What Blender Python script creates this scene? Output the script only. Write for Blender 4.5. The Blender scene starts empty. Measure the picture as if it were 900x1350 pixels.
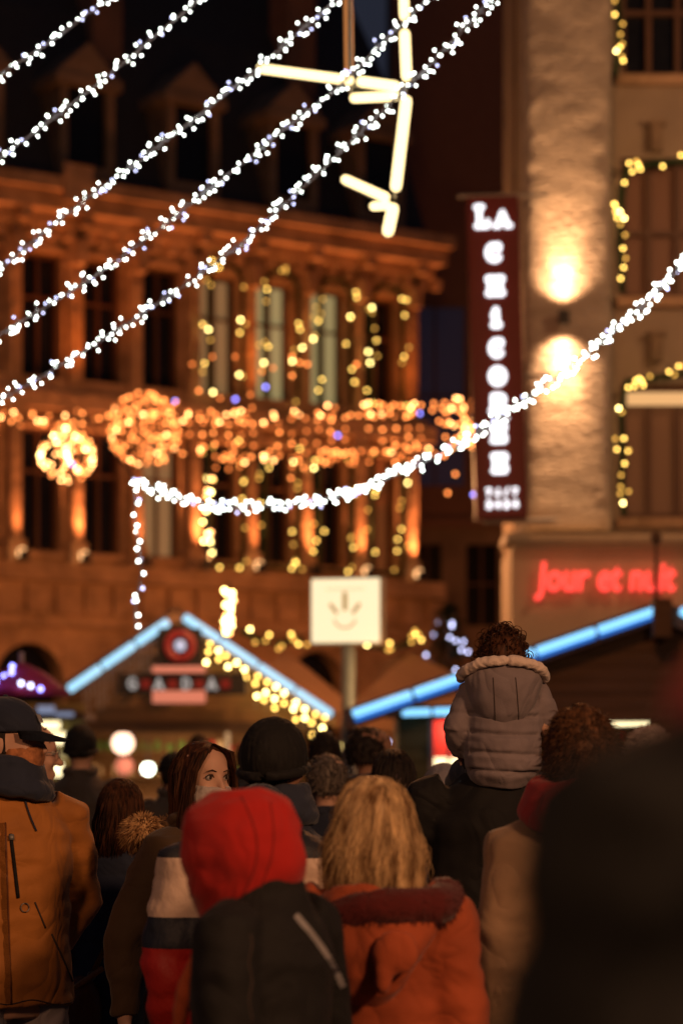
import bpy, bmesh, math, random
import numpy as np
from mathutils import Vector, Matrix, noise
V = Vector
PI = math.pi
random.seed(11)
sc = bpy.context.scene
C = sc.collection

# ------------------------------------------------------------------ camera
F = 3187.5                      # focal length in photo pixels (900 wide)
CAM_Z = 1.6
HOR = 1000.0
def P(px, py, d):
    return V(((px-450)/F*d, d, CAM_Z+(HOR-py)/F*d))
cam = bpy.data.objects.new('camera', bpy.data.cameras.new('camera'))
C.objects.link(cam); sc.camera = cam
cam.location = (0, 0, CAM_Z); cam.rotation_euler = (PI/2, 0, 0)
cd = cam.data
cd.sensor_fit = 'HORIZONTAL'; cd.sensor_width = 24; cd.lens = 85
cd.shift_y = (HOR-675)/900
cd.clip_start = .05; cd.clip_end = 2000
cd.dof.use_dof = True; cd.dof.focus_distance = 7.3; cd.dof.aperture_fstop = 2.5

# ------------------------------------------------------------------ world, film
w = bpy.data.worlds.new('World'); sc.world = w; w.use_nodes = True
w.node_tree.nodes['Background'].inputs[0].default_value = (.55, .62, 1, 1)
w.node_tree.nodes['Background'].inputs[1].default_value = .03
sc.view_settings.view_transform = 'Standard'
sc.view_settings.look = 'None'; sc.view_settings.exposure = 0; sc.view_settings.gamma = 1
sc.render.engine = 'CYCLES'
cy = sc.cycles
cy.use_denoising = True
cy.max_bounces = 5; cy.diffuse_bounces = 2; cy.glossy_bounces = 2; cy.transmission_bounces = 3
cy.sample_clamp_indirect = 1.5; cy.sample_clamp_direct = 0
cy.use_adaptive_sampling = False
cy.caustics_reflective = False; cy.caustics_refractive = False
cy.use_light_tree = True

# ------------------------------------------------------------------ materials
def newmat(name):
    m = bpy.data.materials.new(name); m.use_nodes = True
    return m, m.node_tree, m.node_tree.nodes['Principled BSDF']
def nd(nt, t, **kw):
    n = nt.nodes.new(t)
    for k, v in kw.items():
        if k.startswith('i_'): n.inputs[k[2:].replace('_', ' ')].default_value = v
        else: setattr(n, k, v)
    return n
def mat(name, col, rough=.8, var=.25, scale=8, bump=.3, bscale=40, stretch=(1,1,1), metal=0, sheen=0, dist=.01, wr=0):
    m, nt, b = newmat(name)
    tc = nd(nt, 'ShaderNodeTexCoord'); mp = nd(nt, 'ShaderNodeMapping'); mp.inputs['Scale'].default_value = stretch
    nt.links.new(tc.outputs['Object'], mp.inputs[0])
    n1 = nd(nt, 'ShaderNodeTexNoise', i_Scale=scale, i_Detail=5.0, i_Roughness=.6)
    nt.links.new(mp.outputs[0], n1.inputs[0])
    cr = nd(nt, 'ShaderNodeValToRGB')
    cr.color_ramp.elements[0].position = .3; cr.color_ramp.elements[1].position = .72
    cr.color_ramp.elements[0].color = tuple(c*(1-var) for c in col)+(1,)
    cr.color_ramp.elements[1].color = tuple(min(1, c*(1+var)) for c in col)+(1,)
    nt.links.new(n1.outputs['Fac'], cr.inputs[0]); nt.links.new(cr.outputs[0], b.inputs['Base Color'])
    n2 = nd(nt, 'ShaderNodeTexNoise', i_Scale=bscale, i_Detail=4.0)
    nt.links.new(mp.outputs[0], n2.inputs[0])
    bp = nd(nt, 'ShaderNodeBump', i_Strength=bump, i_Distance=dist)
    nt.links.new(n2.outputs['Fac'], bp.inputs['Height']); nt.links.new(bp.outputs[0], b.inputs['Normal'])
    if wr:
        n3 = nd(nt, 'ShaderNodeTexNoise', i_Scale=5.0, i_Detail=2.0, i_Distortion=1.1); nt.links.new(tc.outputs['Object'], n3.inputs[0])
        cr3 = nd(nt, 'ShaderNodeMath', operation='ABSOLUTE'); sb = nd(nt, 'ShaderNodeMath', operation='SUBTRACT'); sb.inputs[1].default_value = .5
        nt.links.new(n3.outputs['Fac'], sb.inputs[0]); nt.links.new(sb.outputs[0], cr3.inputs[0])
        b3 = nd(nt, 'ShaderNodeBump', i_Strength=wr, i_Distance=.09); nt.links.new(cr3.outputs[0], b3.inputs['Height']); nt.links.new(bp.outputs[0], b3.inputs['Normal']); nt.links.new(b3.outputs[0], b.inputs['Normal'])
    b.inputs['Roughness'].default_value = rough; b.inputs['Metallic'].default_value = metal
    b.inputs['Specular IOR Level'].default_value = .3
    if sheen:
        b.inputs['Sheen Weight'].default_value = sheen
    return m
def emit(name, col, s, sample=False):
    m, nt, b = newmat(name)
    b.inputs['Base Color'].default_value = tuple(c*.12 for c in col)+(1,)
    b.inputs['Emission Color'].default_value = col+(1,)
    b.inputs['Emission Strength'].default_value = s
    m.cycles.emission_sampling = 'AUTO' if sample else 'NONE'
    return m
def brickmat(name, c1, c2, mortar, scale=5, bw=.5, rh=.25):
    m, nt, b = newmat(name)
    tc = nd(nt, 'ShaderNodeTexCoord')
    mp = nd(nt, 'ShaderNodeMapping'); mp.inputs['Rotation'].default_value = (PI/2, 0, 0)
    nt.links.new(tc.outputs['Object'], mp.inputs[0])
    br = nd(nt, 'ShaderNodeTexBrick', i_Scale=scale, i_Brick_Width=bw, i_Row_Height=rh)
    br.inputs['Color1'].default_value = c1+(1,); br.inputs['Color2'].default_value = c2+(1,); br.inputs['Mortar'].default_value = mortar+(1,)
    nt.links.new(mp.outputs[0], br.inputs[0]); nt.links.new(br.outputs[0], b.inputs['Base Color'])
    bp = nd(nt, 'ShaderNodeBump', i_Strength=.5, i_Distance=.01)
    nt.links.new(br.outputs['Fac'], bp.inputs['Height']); bp.invert = True
    nt.links.new(bp.outputs[0], b.inputs['Normal']); b.inputs['Roughness'].default_value = .85
    return m
def bandmat(name, bands):
    """bands from low z to high z: (z_from, colour)"""
    m, nt, b = newmat(name)
    tc = nd(nt, 'ShaderNodeTexCoord'); sp = nd(nt, 'ShaderNodeSeparateXYZ')
    nt.links.new(tc.outputs['Object'], sp.inputs[0])
    mr = nd(nt, 'ShaderNodeMath', operation='DIVIDE'); mr.inputs[1].default_value = 2.0
    nt.links.new(sp.outputs[2], mr.inputs[0])
    cr = nd(nt, 'ShaderNodeValToRGB'); cr.color_ramp.interpolation = 'CONSTANT'
    els = cr.color_ramp.elements
    for i, (z, c) in enumerate(bands):
        e = els[i] if i < 2 else els.new(z/2)
        e.position = z/2; e.color = c+(1,)
    nt.links.new(mr.outputs[0], cr.inputs[0]); nt.links.new(cr.outputs[0], b.inputs['Base Color'])
    n2 = nd(nt, 'ShaderNodeTexNoise', i_Scale=25.0, i_Detail=4.0)
    bp = nd(nt, 'ShaderNodeBump', i_Strength=.4, i_Distance=.01)
    nt.links.new(n2.outputs['Fac'], bp.inputs['Height']); nt.links.new(bp.outputs[0], b.inputs['Normal'])
    b.inputs['Roughness'].default_value = .6
    return m
def hairmat(name, c1, c2, rough=.62, scale=14):
    m, nt, b = newmat(name)
    tc = nd(nt, 'ShaderNodeTexCoord'); mp = nd(nt, 'ShaderNodeMapping'); mp.inputs['Scale'].default_value = (6, 6, .7)
    nt.links.new(tc.outputs['Object'], mp.inputs[0])
    n1 = nd(nt, 'ShaderNodeTexNoise', i_Scale=scale, i_Detail=6.0, i_Distortion=.4)
    nt.links.new(mp.outputs[0], n1.inputs[0])
    cr = nd(nt, 'ShaderNodeValToRGB'); cr.color_ramp.elements[0].position = .35; cr.color_ramp.elements[1].position = .65
    cr.color_ramp.elements[0].color = c1+(1,); cr.color_ramp.elements[1].color = c2+(1,)
    nt.links.new(n1.outputs['Fac'], cr.inputs[0]); nt.links.new(cr.outputs[0], b.inputs['Base Color'])
    bp = nd(nt, 'ShaderNodeBump', i_Strength=.7, i_Distance=.006)
    nt.links.new(n1.outputs['Fac'], bp.inputs['Height']); nt.links.new(bp.outputs[0], b.inputs['Normal'])
    b.inputs['Roughness'].default_value = rough; b.inputs['Specular IOR Level'].default_value = .2
    return m

M = {}
M['stone'] = mat('warm_stone', (.36, .24, .15), .85, .42, 1.6, .8, 5, dist=.07)
M['stone_dark'] = mat('dark_stone', (.22, .16, .11), .9, .3, 1.2, .5, 9, dist=.03)  # plain darker stone tone
M['slate'] = brickmat('slate', (.030, .032, .042), (.045, .046, .055), (.015, .015, .02), 6, .5, .3)
M['brick'] = brickmat('old_brick', (.20, .085, .05), (.26, .12, .07), (.2, .17, .13), 6, .5, .18)
M['plaster'] = mat('beige_plaster', (.42, .33, .24), .85, .08, 2, .15, 30)
M['plaster2'] = mat('grey_plaster', (.30, .24, .18), .85, .12, 2, .2, 30)
M['rough_plaster'] = mat('rough_stone_pillar', (.36, .31, .255), .9, .2, 2.2, .8, 9, stretch=(1, 1, 2.6), dist=.07)
M['wood'] = mat('brown_planks', (.22, .12, .05), .7, .35, 3, .4, 14, stretch=(.4, 1, 6), dist=.02)
M['wood_dark'] = mat('dark_planks', (.075, .045, .028), .75, .3, 3, .4, 14, stretch=(.4, 1, 6), dist=.02)
M['wood_olive'] = mat('olive_planks', (.23, .19, .08), .75, .2, 3, .4, 14, stretch=(.4, 1, 6), dist=.02)
M['canvas'] = mat('brown_canvas', (.36, .20, .11), .9, .15, 1.5, .3, 5)
M['black_metal'] = mat('black_metal', (.02, .02, .022), .5, .1)
M['grey_metal'] = mat('grey_metal', (.25, .24, .22), .45, .1, metal=.4)
M['glass_dark'] = mat('dark_glass', (.010, .011, .015), .12, .2, bump=.03, bscale=3)
M['frame'] = mat('painted_frame', (.10, .05, .03), .5, .1)
M['frame_light'] = mat('pale_frame', (.45, .36, .25), .6, .1)
M['cobble'] = brickmat('cobbles', (.07, .065, .06), (.05, .047, .045), (.02, .02, .02), 7, .5, .3)
M['red_board'] = mat('dark_red_board', (.085, .003, .004), .5, .08)
M['needle'] = mat('fir_green', (.012, .030, .012), .8, .4, 20)
M['cable'] = mat('clear_cable', (.30, .30, .34), .4, .1)
M['dark_cable'] = mat('dark_cable', (.02, .02, .02), .5, .1)
M['purple'] = mat('purple_canvas', (.16, .02, .10), .7, .3)
# lamps and glowing surfaces
M['b_white'] = emit('bulb_cool_white', (.90, .98, .88), 12.5)
M['b_white_dim'] = emit('bulb_cool_white_dim', (.62, .64, 1.0), 6)
M['b_warm'] = emit('bulb_warm_yellow', (1, .60, .12), 9)
M['b_warm_dim'] = emit('bulb_warm_yellow_dim', (1, .52, .09), 3)
M['b_gold'] = emit('bulb_gold_white', (1, .74, .24), 19)
M['b_orange'] = emit('bulb_orange', (1, .27, .06), 6.5)
M['b_orange_dim'] = emit('bulb_orange_dim', (1, .24, .05), 3.5)
M['b_orange_hot'] = emit('bulb_orange_hot', (1, .42, .13), 14)
M['b_blue'] = emit('bulb_blue', (.25, .25, 1), 8)
M['tube_warm'] = emit('tube_warm_white', (1, .76, .36), 2.5)
M['tube_amber'] = emit('tube_amber', (1, .36, .10), .42)
M['letter'] = emit('letter_white', (.93, .94, 1), 2.2)
M['neon'] = emit('neon_red', (1, .06, .045), 2.0)
M['led_blue'] = emit('led_blue', (.24, .62, 1), 1.5, True)
M['led_fringe'] = emit('led_fringe_blue', (.03, .22, .85), .8)
M['led_ice'] = emit('led_ice', (.38, .72, .95), 1.25, True)
M['lightbox'] = emit('lightbox_warm', (1, .82, .50), 1.12, True)
M['emblem'] = emit('emblem_tan', (1, .60, .22), .45)
M['win_warm'] = emit('window_warm', (1, .55, .22), .20)
M['win_yellow'] = emit('window_yellow', (.95, .75, .32), .30)
M['win_amber'] = emit('window_amber', (1, .30, .08), .09)
M['win_dimblue'] = emit('window_dim_blue', (.30, .26, .50), .018)  # faint emission stands in for a lilac reflection in the pane
M['win_dimamber'] = emit('window_dim_amber', (1, .35, .12), .022)  # weak emission stands in for a brownish reflection on dark glass
M['win_warmdim'] = emit('window_warm_dim', (1, .40, .14), .03)
M['win_bright'] = emit('window_bright', (1, .82, .45), 2.2)
M['stall_glow'] = emit('stall_lamp', (1, .66, .30), 9, True)
M['pinkbar'] = emit('pink_bar', (1, .30, .18), .62)
M['pinkglobe'] = emit('pink_globe', (1, .62, .42), 3.0)
M['whiteglobe'] = emit('white_globe', (.95, 1, .78), 8)
# cloth and skin
def skinmat(name, col):
    m = mat(name, col, .55, .08, 12, .12, 120, dist=.002)
    b = m.node_tree.nodes['Principled BSDF']
    b.inputs['Subsurface Weight'].default_value = .12
    b.inputs['Subsurface Radius'].default_value = (.02, .008, .004)
    return m
M['skin'] = skinmat('skin_light', (.58, .34, .24))
M['skin2'] = skinmat('skin_tan', (.36, .19, .12))
M['skin3'] = skinmat('skin_brown', (.10, .05, .03))
def cloth(name, col, rough=.8, var=.16, bump=.35, bscale=260, sheen=.15, scale=6):
    return mat(name, col, rough, var, scale, bump, bscale, sheen=sheen, dist=.003, wr=.36)
M['ochre'] = cloth('ochre_cloth', (.42, .155, .028), .7)
M['navy'] = cloth('navy_cloth', (.020, .026, .048))
M['black'] = cloth('black_cloth', (.009, .008, .008), sheen=.03)
M['blackest'] = cloth('matt_black_cloth', (.006, .006, .006), sheen=0)
M['charcoal'] = cloth('charcoal_cloth', (.045, .036, .032))
M['olive'] = cloth('olive_brown_cloth', (.075, .042, .018))
M['taupe'] = cloth('taupe_cloth', (.215, .175, .185))
M['rust'] = cloth('rust_cloth', (.35, .068, .02), .8)
M['maroon'] = cloth('maroon_fur', (.085, .008, .007), .95, .3, .6, 90, .2)
M['darkred'] = cloth('dark_red_cloth', (.20, .012, .010))
M['red'] = cloth('red_cloth', (.42, .014, .010), .9, scale=3)
M['redscarf'] = cloth('red_scarf', (.50, .02, .025))
M['beige'] = cloth('beige_cloth', (.27, .17, .10))
M['fleece'] = cloth('white_fleece', (.72, .58, .50), .95, .1, 1, 130, .3)
M['greyknit'] = cloth('grey_knit', (.24, .22, .24), .9, .15, .9, 120)
M['whiteknit'] = cloth('white_knit', (.80, .66, .60), .95, .15, 1, 90, .4)
M['jeans'] = cloth('denim', (.05, .06, .10))
M['paletrouser'] = cloth('pale_grey_trousers', (.34, .30, .32))
M['tan'] = cloth('tan_leather', (.30, .14, .045), .5, sheen=0)
M['brownleather'] = cloth('brown_leather', (.13, .045, .02), .4, sheen=0)
M['mask'] = cloth('patterned_mask', (.60, .52, .48), .8, .5, .2, 100, .1, 26)
M['mask_o'] = cloth('orange_patterned_mask', (.34, .13, .05), .8, .9, .2, 100, .1, 22)
M['stripes'] = bandmat('colour_block_cloth', [(0, (.50, .022, .014)), (1.118, (.018, .022, .035)), (1.203, (.62, .46, .36)), (1.350, (.022, .022, .028))])
M['reflective'] = cloth('pale_reflective_tape', (.62, .60, .62), .4, .05)
M['fur'] = hairmat('fur_tan', (.30, .15, .06), (.62, .38, .18), .9, 10)
M['shoe'] = mat('shoe_leather', (.02, .018, .016), .5)
M['eye_white'] = mat('eye_white', (.42, .38, .36), .2, .02, bump=0)
M['iris'] = mat('iris_brown', (.03, .015, .008), .15, .2, bump=0)
M['lip'] = mat('lip', (.42, .14, .11), .5, .05)
M['brow'] = mat('eyebrow', (.07, .04, .028), .9)
M['h_black'] = hairmat('hair_black', (.008, .006, .006), (.03, .02, .015))
M['h_brown'] = hairmat('hair_dark_brown', (.020, .009, .005), (.10, .036, .014))
M['h_curly'] = hairmat('hair_chestnut', (.022, .010, .005), (.13, .055, .022))
M['h_blonde'] = hairmat('hair_blonde', (.17, .085, .032), (.80, .55, .28), .5, 5)
M['h_grey'] = hairmat('hair_grey', (.06, .05, .045), (.20, .16, .13))
M['seam'] = mat('dark_seam', (.05, .035, .03), .9)

# ------------------------------------------------------------------ mesh helpers
def bm_():
    return bmesh.new()
def box(bm, a, b):
    a, b = V(a), V(b)
    vs = [bm.verts.new((x, y, z)) for x in (a.x, b.x) for y in (a.y, b.y) for z in (a.z, b.z)]
    for f in ((0,1,3,2),(4,6,7,5),(0,4,5,1),(2,3,7,6),(0,2,6,4),(1,5,7,3)):
        bm.faces.new([vs[i] for i in f])
    return vs
def bevelbox(bm, a, b, r):
    n = bm_(); box(n, a, b)
    bmesh.ops.recalc_face_normals(n, faces=n.faces[:])
    bmesh.ops.bevel(n, geom=n.edges[:], offset=r, segments=2, affect='EDGES', profile=.5)
    me = bpy.data.meshes.new('t'); n.to_mesh(me); n.free(); bm.from_mesh(me); bpy.data.meshes.remove(me)
def loft(bm, secs, seg=14, ref=V((1,0,0)), power=1.0):
    """secs: (centre, rx, ry)"""
    rings = []
    n = len(secs)
    for i, s in enumerate(secs):
        c = V(s[0]); a = V(secs[max(0, i-1)][0]); b = V(secs[min(n-1, i+1)][0])
        t = (b-a).normalized()
        u = ref-ref.dot(t)*t
        if u.length < 1e-3: u = V((0,1,0))-V((0,1,0)).dot(t)*t
        u.normalize(); v = t.cross(u)
        ring = []
        for k in range(seg):
            q = 2*PI*k/seg
            ring.append(bm.verts.new(c+u*s[1]*math.cos(q)+v*s[2]*math.sin(q)))
        rings.append(ring)
    for i in range(n-1):
        for k in range(seg):
            k2 = (k+1) % seg
            bm.faces.new((rings[i][k], rings[i][k2], rings[i+1][k2], rings[i+1][k]))
    bm.faces.new(rings[0][::-1]); bm.faces.new(rings[-1])
def tube(bm, pts, r, seg=6):
    rr = r if isinstance(r, (list, tuple)) else [r]*len(pts)
    loft(bm, [(p, q, q) for p, q in zip(pts, rr)], seg)
def ell(bm, c, rx, ry, rz, rot=None, seg=14):
    m = Matrix.Translation(V(c)) @ (rot.to_4x4() if rot else Matrix.Identity(4)) @ Matrix.Diagonal((rx, ry, rz, 1))
    bmesh.ops.create_uvsphere(bm, u_segments=seg, v_segments=max(6, seg*2//3), radius=1, matrix=m)
def prism(bm, poly, y0, y1):
    """poly in x,z extruded along y"""
    a = [bm.verts.new((x, y0, z)) for x, z in poly]; b = [bm.verts.new((x, y1, z)) for x, z in poly]
    n = len(poly)
    bm.faces.new(a); bm.faces.new(b[::-1])
    for i in range(n):
        j = (i+1) % n
        bm.faces.new((a[j], a[i], b[i], b[j]))
def capsule2d(bm, p, q, r, y0, y1, n=7):
    """a rounded bar in the x,z plane, extruded along y"""
    a, b = math.atan2(q[1]-p[1], q[0]-p[0]), 0
    poly = []
    for k in range(n+1):
        t = a-PI/2+PI*k/n; poly.append((q[0]+r*math.cos(t), q[1]+r*math.sin(t)))
    for k in range(n+1):
        t = a+PI/2+PI*k/n; poly.append((p[0]+r*math.cos(t), p[1]+r*math.sin(t)))
    prism(bm, poly, y0, y1)
def obj(name, bm, m, parent=None, smooth=False, loc=None):
    bmesh.ops.recalc_face_normals(bm, faces=bm.faces[:])
    me = bpy.data.meshes.new(name); bm.to_mesh(me); bm.free()
    if m: me.materials.append(m)
    if smooth: me.shade_smooth()
    o = bpy.data.objects.new(name, me); C.objects.link(o)
    if parent: o.parent = parent
    if loc is not None: o.location = loc
    return o
def tag(o, label=None, cat=None, group=None, kind=None):
    for k, v in (('label', label), ('category', cat), ('group', group), ('kind', kind)):
        if v: o[k] = v
    return o
def thing(name, label, cat, loc=(0,0,0), rz=0, group=None):
    o = bpy.data.objects.new(name, None); C.objects.link(o)
    o.empty_display_size = .1
    o.location = loc; o.rotation_euler = (0, 0, rz)
    return tag(o, label, cat, group)
def inst(src, name, parent, loc, rot=None, scale=None, m=None):
    o = bpy.data.objects.new(name, src); C.objects.link(o); o.parent = parent; o.location = loc
    if rot: o.rotation_euler = rot
    if scale: o.scale = (scale,)*3
    return o
def fuse(bm, voxel, smooth=3):
    """all volumes in bm become one continuous surface; returns a bmesh"""
    bmesh.ops.recalc_face_normals(bm, faces=bm.faces[:])
    me = bpy.data.meshes.new('tmp'); bm.to_mesh(me); bm.free()
    o = bpy.data.objects.new('tmp', me); C.objects.link(o)
    r = o.modifiers.new('r', 'REMESH'); r.mode = 'VOXEL'; r.voxel_size = voxel
    if smooth:
        s = o.modifiers.new('s', 'SMOOTH'); s.factor = .5; s.iterations = smooth
    dg = bpy.context.evaluated_depsgraph_get()
    ne = bpy.data.meshes.new_from_object(o.evaluated_get(dg))
    b = bm_(); b.from_mesh(ne)
    bpy.data.objects.remove(o); bpy.data.meshes.remove(me); bpy.data.meshes.remove(ne)
    return b
def ruffle(bm, amp, sx, sz=None, seed=0, quilt=None):
    """cloth folds: push the surface in and out"""
    bm.normal_update()
    sz = sz or sx
    for v in bm.verts:
        p = v.co
        h = noise.noise(V((p.x*sx+seed, p.y*sx, p.z*sz)))+.5*noise.noise(V((p.x*sx*2.3, p.y*sx*2.3+seed, p.z*sz*2.3)))
        d = amp*h
        if quilt:
            q, qa = quilt
            d += qa*(abs(math.sin(PI*(p.z+.02*noise.noise(p*6+V((seed,0,0))))/q))**.6-.6)
        v.co = p+v.normal*d
def bulbmesh(name, r, m, seg=8):
    b = bm_(); bmesh.ops.create_uvsphere(b, u_segments=seg, v_segments=5, radius=r)
    me = bpy.data.meshes.new(name); b.to_mesh(me); b.free(); me.materials.append(m); me.shade_smooth(); return me
def put_bulbs(t, pts, rad, mats, wts, limit=100, kinds=None):
    """pts are local to t; the first `limit` become parts, the rest one part of stuff per lamp colour"""
    ms = [bulbmesh('bulb', rad, M[k]) for k in mats]
    rest = {}
    order = list(range(len(pts))); random.shuffle(order)
    for n, i in enumerate(order):
        k = random.choices(range(len(mats)), wts)[0] if kinds is None else kinds[i]
        if n < limit: inst(ms[k], 'bulb', t, pts[i])
        else: rest.setdefault(k, []).append(pts[i])
    if rest:
        b = bm_(); slots = []
        me = bpy.data.meshes.new('bulbs')
        for si, (k, ps) in enumerate(rest.items()):
            me.materials.append(M[mats[k]])
            for p in ps:
                n0 = len(b.faces)
                bmesh.ops.create_uvsphere(b, u_segments=8, v_segments=5, radius=rad, matrix=Matrix.Translation(p))
                b.faces.ensure_lookup_table()
                for f in b.faces[n0:]: f.material_index = si; f.smooth = True
        b.to_mesh(me); b.free()
        o = bpy.data.objects.new('bulbs', me); C.objects.link(o); o.parent = t; o['kind'] = 'stuff'
def catmull(pts, n):
    out = []
    L = [0]
    for a, b in zip(pts, pts[1:]): L.append(L[-1]+(b-a).length)
    for i in range(n+1):
        s = L[-1]*i/n
        k = max(j for j in range(len(L)-1) if L[j] <= s+1e-9)
        t = (s-L[k])/(L[k+1]-L[k])
        p0 = pts[max(0, k-1)]; p1 = pts[k]; p2 = pts[k+1]; p3 = pts[min(len(pts)-1, k+2)]
        out.append(.5*((2*p1)+(p2-p0)*t+(2*p0-5*p1+4*p2-p3)*t*t+(3*p1-p0-3*p2+p3)*t**3))
    return out
def lamp(name, typ, loc, e, col, size=.1, aim=None, cone=60, blend=.5):
    l = bpy.data.lights.new(name, typ); l.energy = e; l.color = col
    if typ == 'AREA': l.size = size
    else: l.shadow_soft_size = size
    if typ == 'SPOT': l.spot_size = math.radians(cone); l.spot_blend = blend
    o = bpy.data.objects.new(name, l); C.objects.link(o); o.location = loc
    if aim is not None: o.rotation_euler = (V(aim)-V(loc)).to_track_quat('-Z', 'Y').to_euler()
    return o

# ================================================================== SETTING
b = bm_(); 
vs = [b.verts.new(p) for p in ((-150,-40,0),(150,-40,0),(150,260,0),(-150,260,0))]; b.faces.new(vs)
g = obj('ground', b, M['cobble']); tag(g, kind='structure')
g.data.materials[0].node_tree.nodes['Mapping'].inputs['Rotation'].default_value = (0, 0, 0)

exec_parts = []
# ------------------------------------------------------------------ left building (floodlit stone facade)
FA = V((-6.78, 48, 0)); FANG = math.atan2(6, 8.73)
def fw(t, y, z):        # facade local -> world
    c, s = math.cos(FANG), math.sin(FANG)
    return V((FA.x+c*t-s*y, FA.y+s*t+c*y, z))
hall = thing('stone_building', 'ornate floodlit orange stone building with garlanded windows and a dark slate roof', 'building', FA, FANG)
T0, T1 = -5.2, 10.3
WX = [9.24-1.385*k for k in range(11)]
PX = [9.95-1.388*k for k in range(11)]
LO = (5.75, 8.25); UP = (9.25, 11.75); WW = .44
def wall_with_holes(x0, x1, z0, z1, holes, y0, y1):
    """holes: (x, half, zlo, zhi) columns in one storey, non overlapping"""
    bm = bm_(); hs = sorted(holes); x = x0
    for hx, hw, za, zb in hs:
        if hx-hw > x: box(bm, (x, y0, z0), (hx-hw, y1, z1))
        if za > z0: box(bm, (hx-hw, y0, z0), (hx+hw, y1, za))
        if zb < z1: box(bm, (hx-hw, y0, zb), (hx+hw, y1, z1))
        x = hx+hw
    if x < x1: box(bm, (x, y0, z0), (x1, y1, z1))
    return bm
obj('wall', wall_with_holes(T0, T1, 5.5, 8.8, [(x, WW, *LO) for x in WX], 0, .5), M['stone'], hall)
obj('wall', wall_with_holes(T0, T1, 8.8, 12.2, [(x, WW, *UP) for x in WX], 0, .5), M['stone'], hall)
# ground storey with arches
AX = [-4+2.3*k for k in range(7)]
bm = wall_with_holes(T0, T1, 0, 5.5, [(x, .75, 0, 3.9) for x in AX], -.15, .5)
for x in AX:            # round arch spandrels
    for s in (-1, 1):
        poly = [(x+s*.75, 3.9), (x+s*.75, 3.15)]+[(x+s*.75*math.cos(a), 3.15+.75*math.sin(a)) for a in [PI/2*k/8 for k in range(1, 9)]]
        prism(bm, poly, -.12, .48)
obj('wall', bm, M['stone'], hall)
bm = bm_(); box(bm, (T0, 1.4, 0), (T1, 9, 12.9)); obj('core_wall', bm, M['stone_dark'], hall)
for i, x in enumerate(AX):
    bm = bm_(); box(bm, (x-.75, .3, 0), (x+.75, .34, 3.9)); obj('arch_window', bm, M['glass_dark'] if i % 3 else M['win_amber'], hall)
# string courses and cornice
bm = bm_()
for (z0, z1, out) in ((5.5-.35, 5.5, .45), (4.25, 4.42, .28)):
    box(bm, (T0-.1, -out, z0), (T1+out, -.15, z1))
for k in range(24):
    x = T0+.4+k*.66; box(bm, (x, -.26, 4.5), (x+.5, -.152, 5.1))
obj('ledge', bm, M['stone'], hall)
bm = bm_(); box(bm, (T0, -.3, 8.62), (T1+.3, -.001, 8.95)); box(bm, (T0, -.18, 8.95), (T1+.18, -.001, 9.1)); obj('string_course', bm, M['stone'], hall)
bm = bm_()
for z0, z1, out in ((12.0, 12.25, .15), (12.25, 12.5, .4), (12.5, 12.85, .75), (12.85, 13.1, .95)):
    box(bm, (T0, -out, z0), (T1+out*.35, 1.4, z1))
for k in range(40):
    x = T0+.1+k*.4; box(bm, (x, -.34, 12.02), (x+.2, -.152, 12.248))
box(bm, (.9, -1.1, 12.6), (1.5, -.952, 13.35))
for x in PX:
    prism(bm, [(x-.10, 11.55), (x+.10, 11.55), (x+.14, 12.0), (x-.14, 12.0)], -.48, -.222)
    prism(bm, [(x-.12, 12.255), (x+.12, 12.255), (x+.12, 12.495), (x-.12, 12.495)], -.70, -.402)
obj('cornice', bm, M['stone'], hall)
for i, x in enumerate(PX):
    bm = bm_()
    box(bm, (x-.20, -.30, 5.5), (x+.20, -.002, 5.95)); 
    loft(bm, [((x, -.17, 5.95), .155, .155), ((x, -.17, 8.3), .125, .125)], 14)
    box(bm, (x-.19, -.29, 8.3), (x+.19, -.002, 8.62))
    box(bm, (x-.15, -.16, 9.1), (x+.15, -.002, 11.55)); box(bm, (x-.20, -.22, 11.55), (x+.20, -.002, 12.0))
    for zz in (9.5, 10.2, 10.9): box(bm, (x-.09, -.20, zz), (x+.09, -.162, zz+.45))
    obj('pilaster', bm, M['stone'], hall)
lit = {(1, 1): 'win_yellow', (1, 2): 'win_yellow', (1, 3): 'win_warm', (0, 8): 'win_amber', (0, 4): 'win_warm', (0, 0): 'win_amber'}
for r, (za, zb) in enumerate((LO, UP)):
    for i, x in enumerate(WX):
        bm = bm_(); d = .06
        box(bm, (x-WW, .16, za), (x-WW+d, .28, zb)); box(bm, (x+WW-d, .16, za), (x+WW, .28, zb))
        box(bm, (x-WW+d, .16, za), (x+WW-d, .28, za+d)); box(bm, (x-WW+d, .16, zb-d), (x+WW-d, .28, zb))
        box(bm, (x-.025, .17, za+d), (x+.025, .27, zb-d)); box(bm, (x-WW+d, .175, za+1.6), (x+WW-d, .265, za+1.66))
        wdw = obj('window', bm, M['frame'], hall)
        bm = bm_(); box(bm, (x-WW+.01, .29, za+.01), (x+WW-.01, .31, zb-.01))
        obj('pane', bm, M[lit.get((r, i), 'glass_dark')], wdw)
        bm = bm_()
        if r == 1:
            box(bm, (x-.5, -.14, za-.14), (x+.5, -.002, za)); bp_ = bm_(); prism(bp_, [(x-.5, zb+.02), (x+.5, zb+.02), (x, zb+.26)], -.16, -.002); obj('pediment', bp_, M['stone'], wdw)
        else: box(bm, (x-.48, -.14, za-.12), (x+.48, -.002, za)); bp_ = bm_(); box(bp_, (x-.46, -.12, zb+.02), (x+.46, -.002, zb+.16)); obj('lintel', bp_, M['stone'], wdw)
        obj('sill', bm, M['stone'], wdw)
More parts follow.
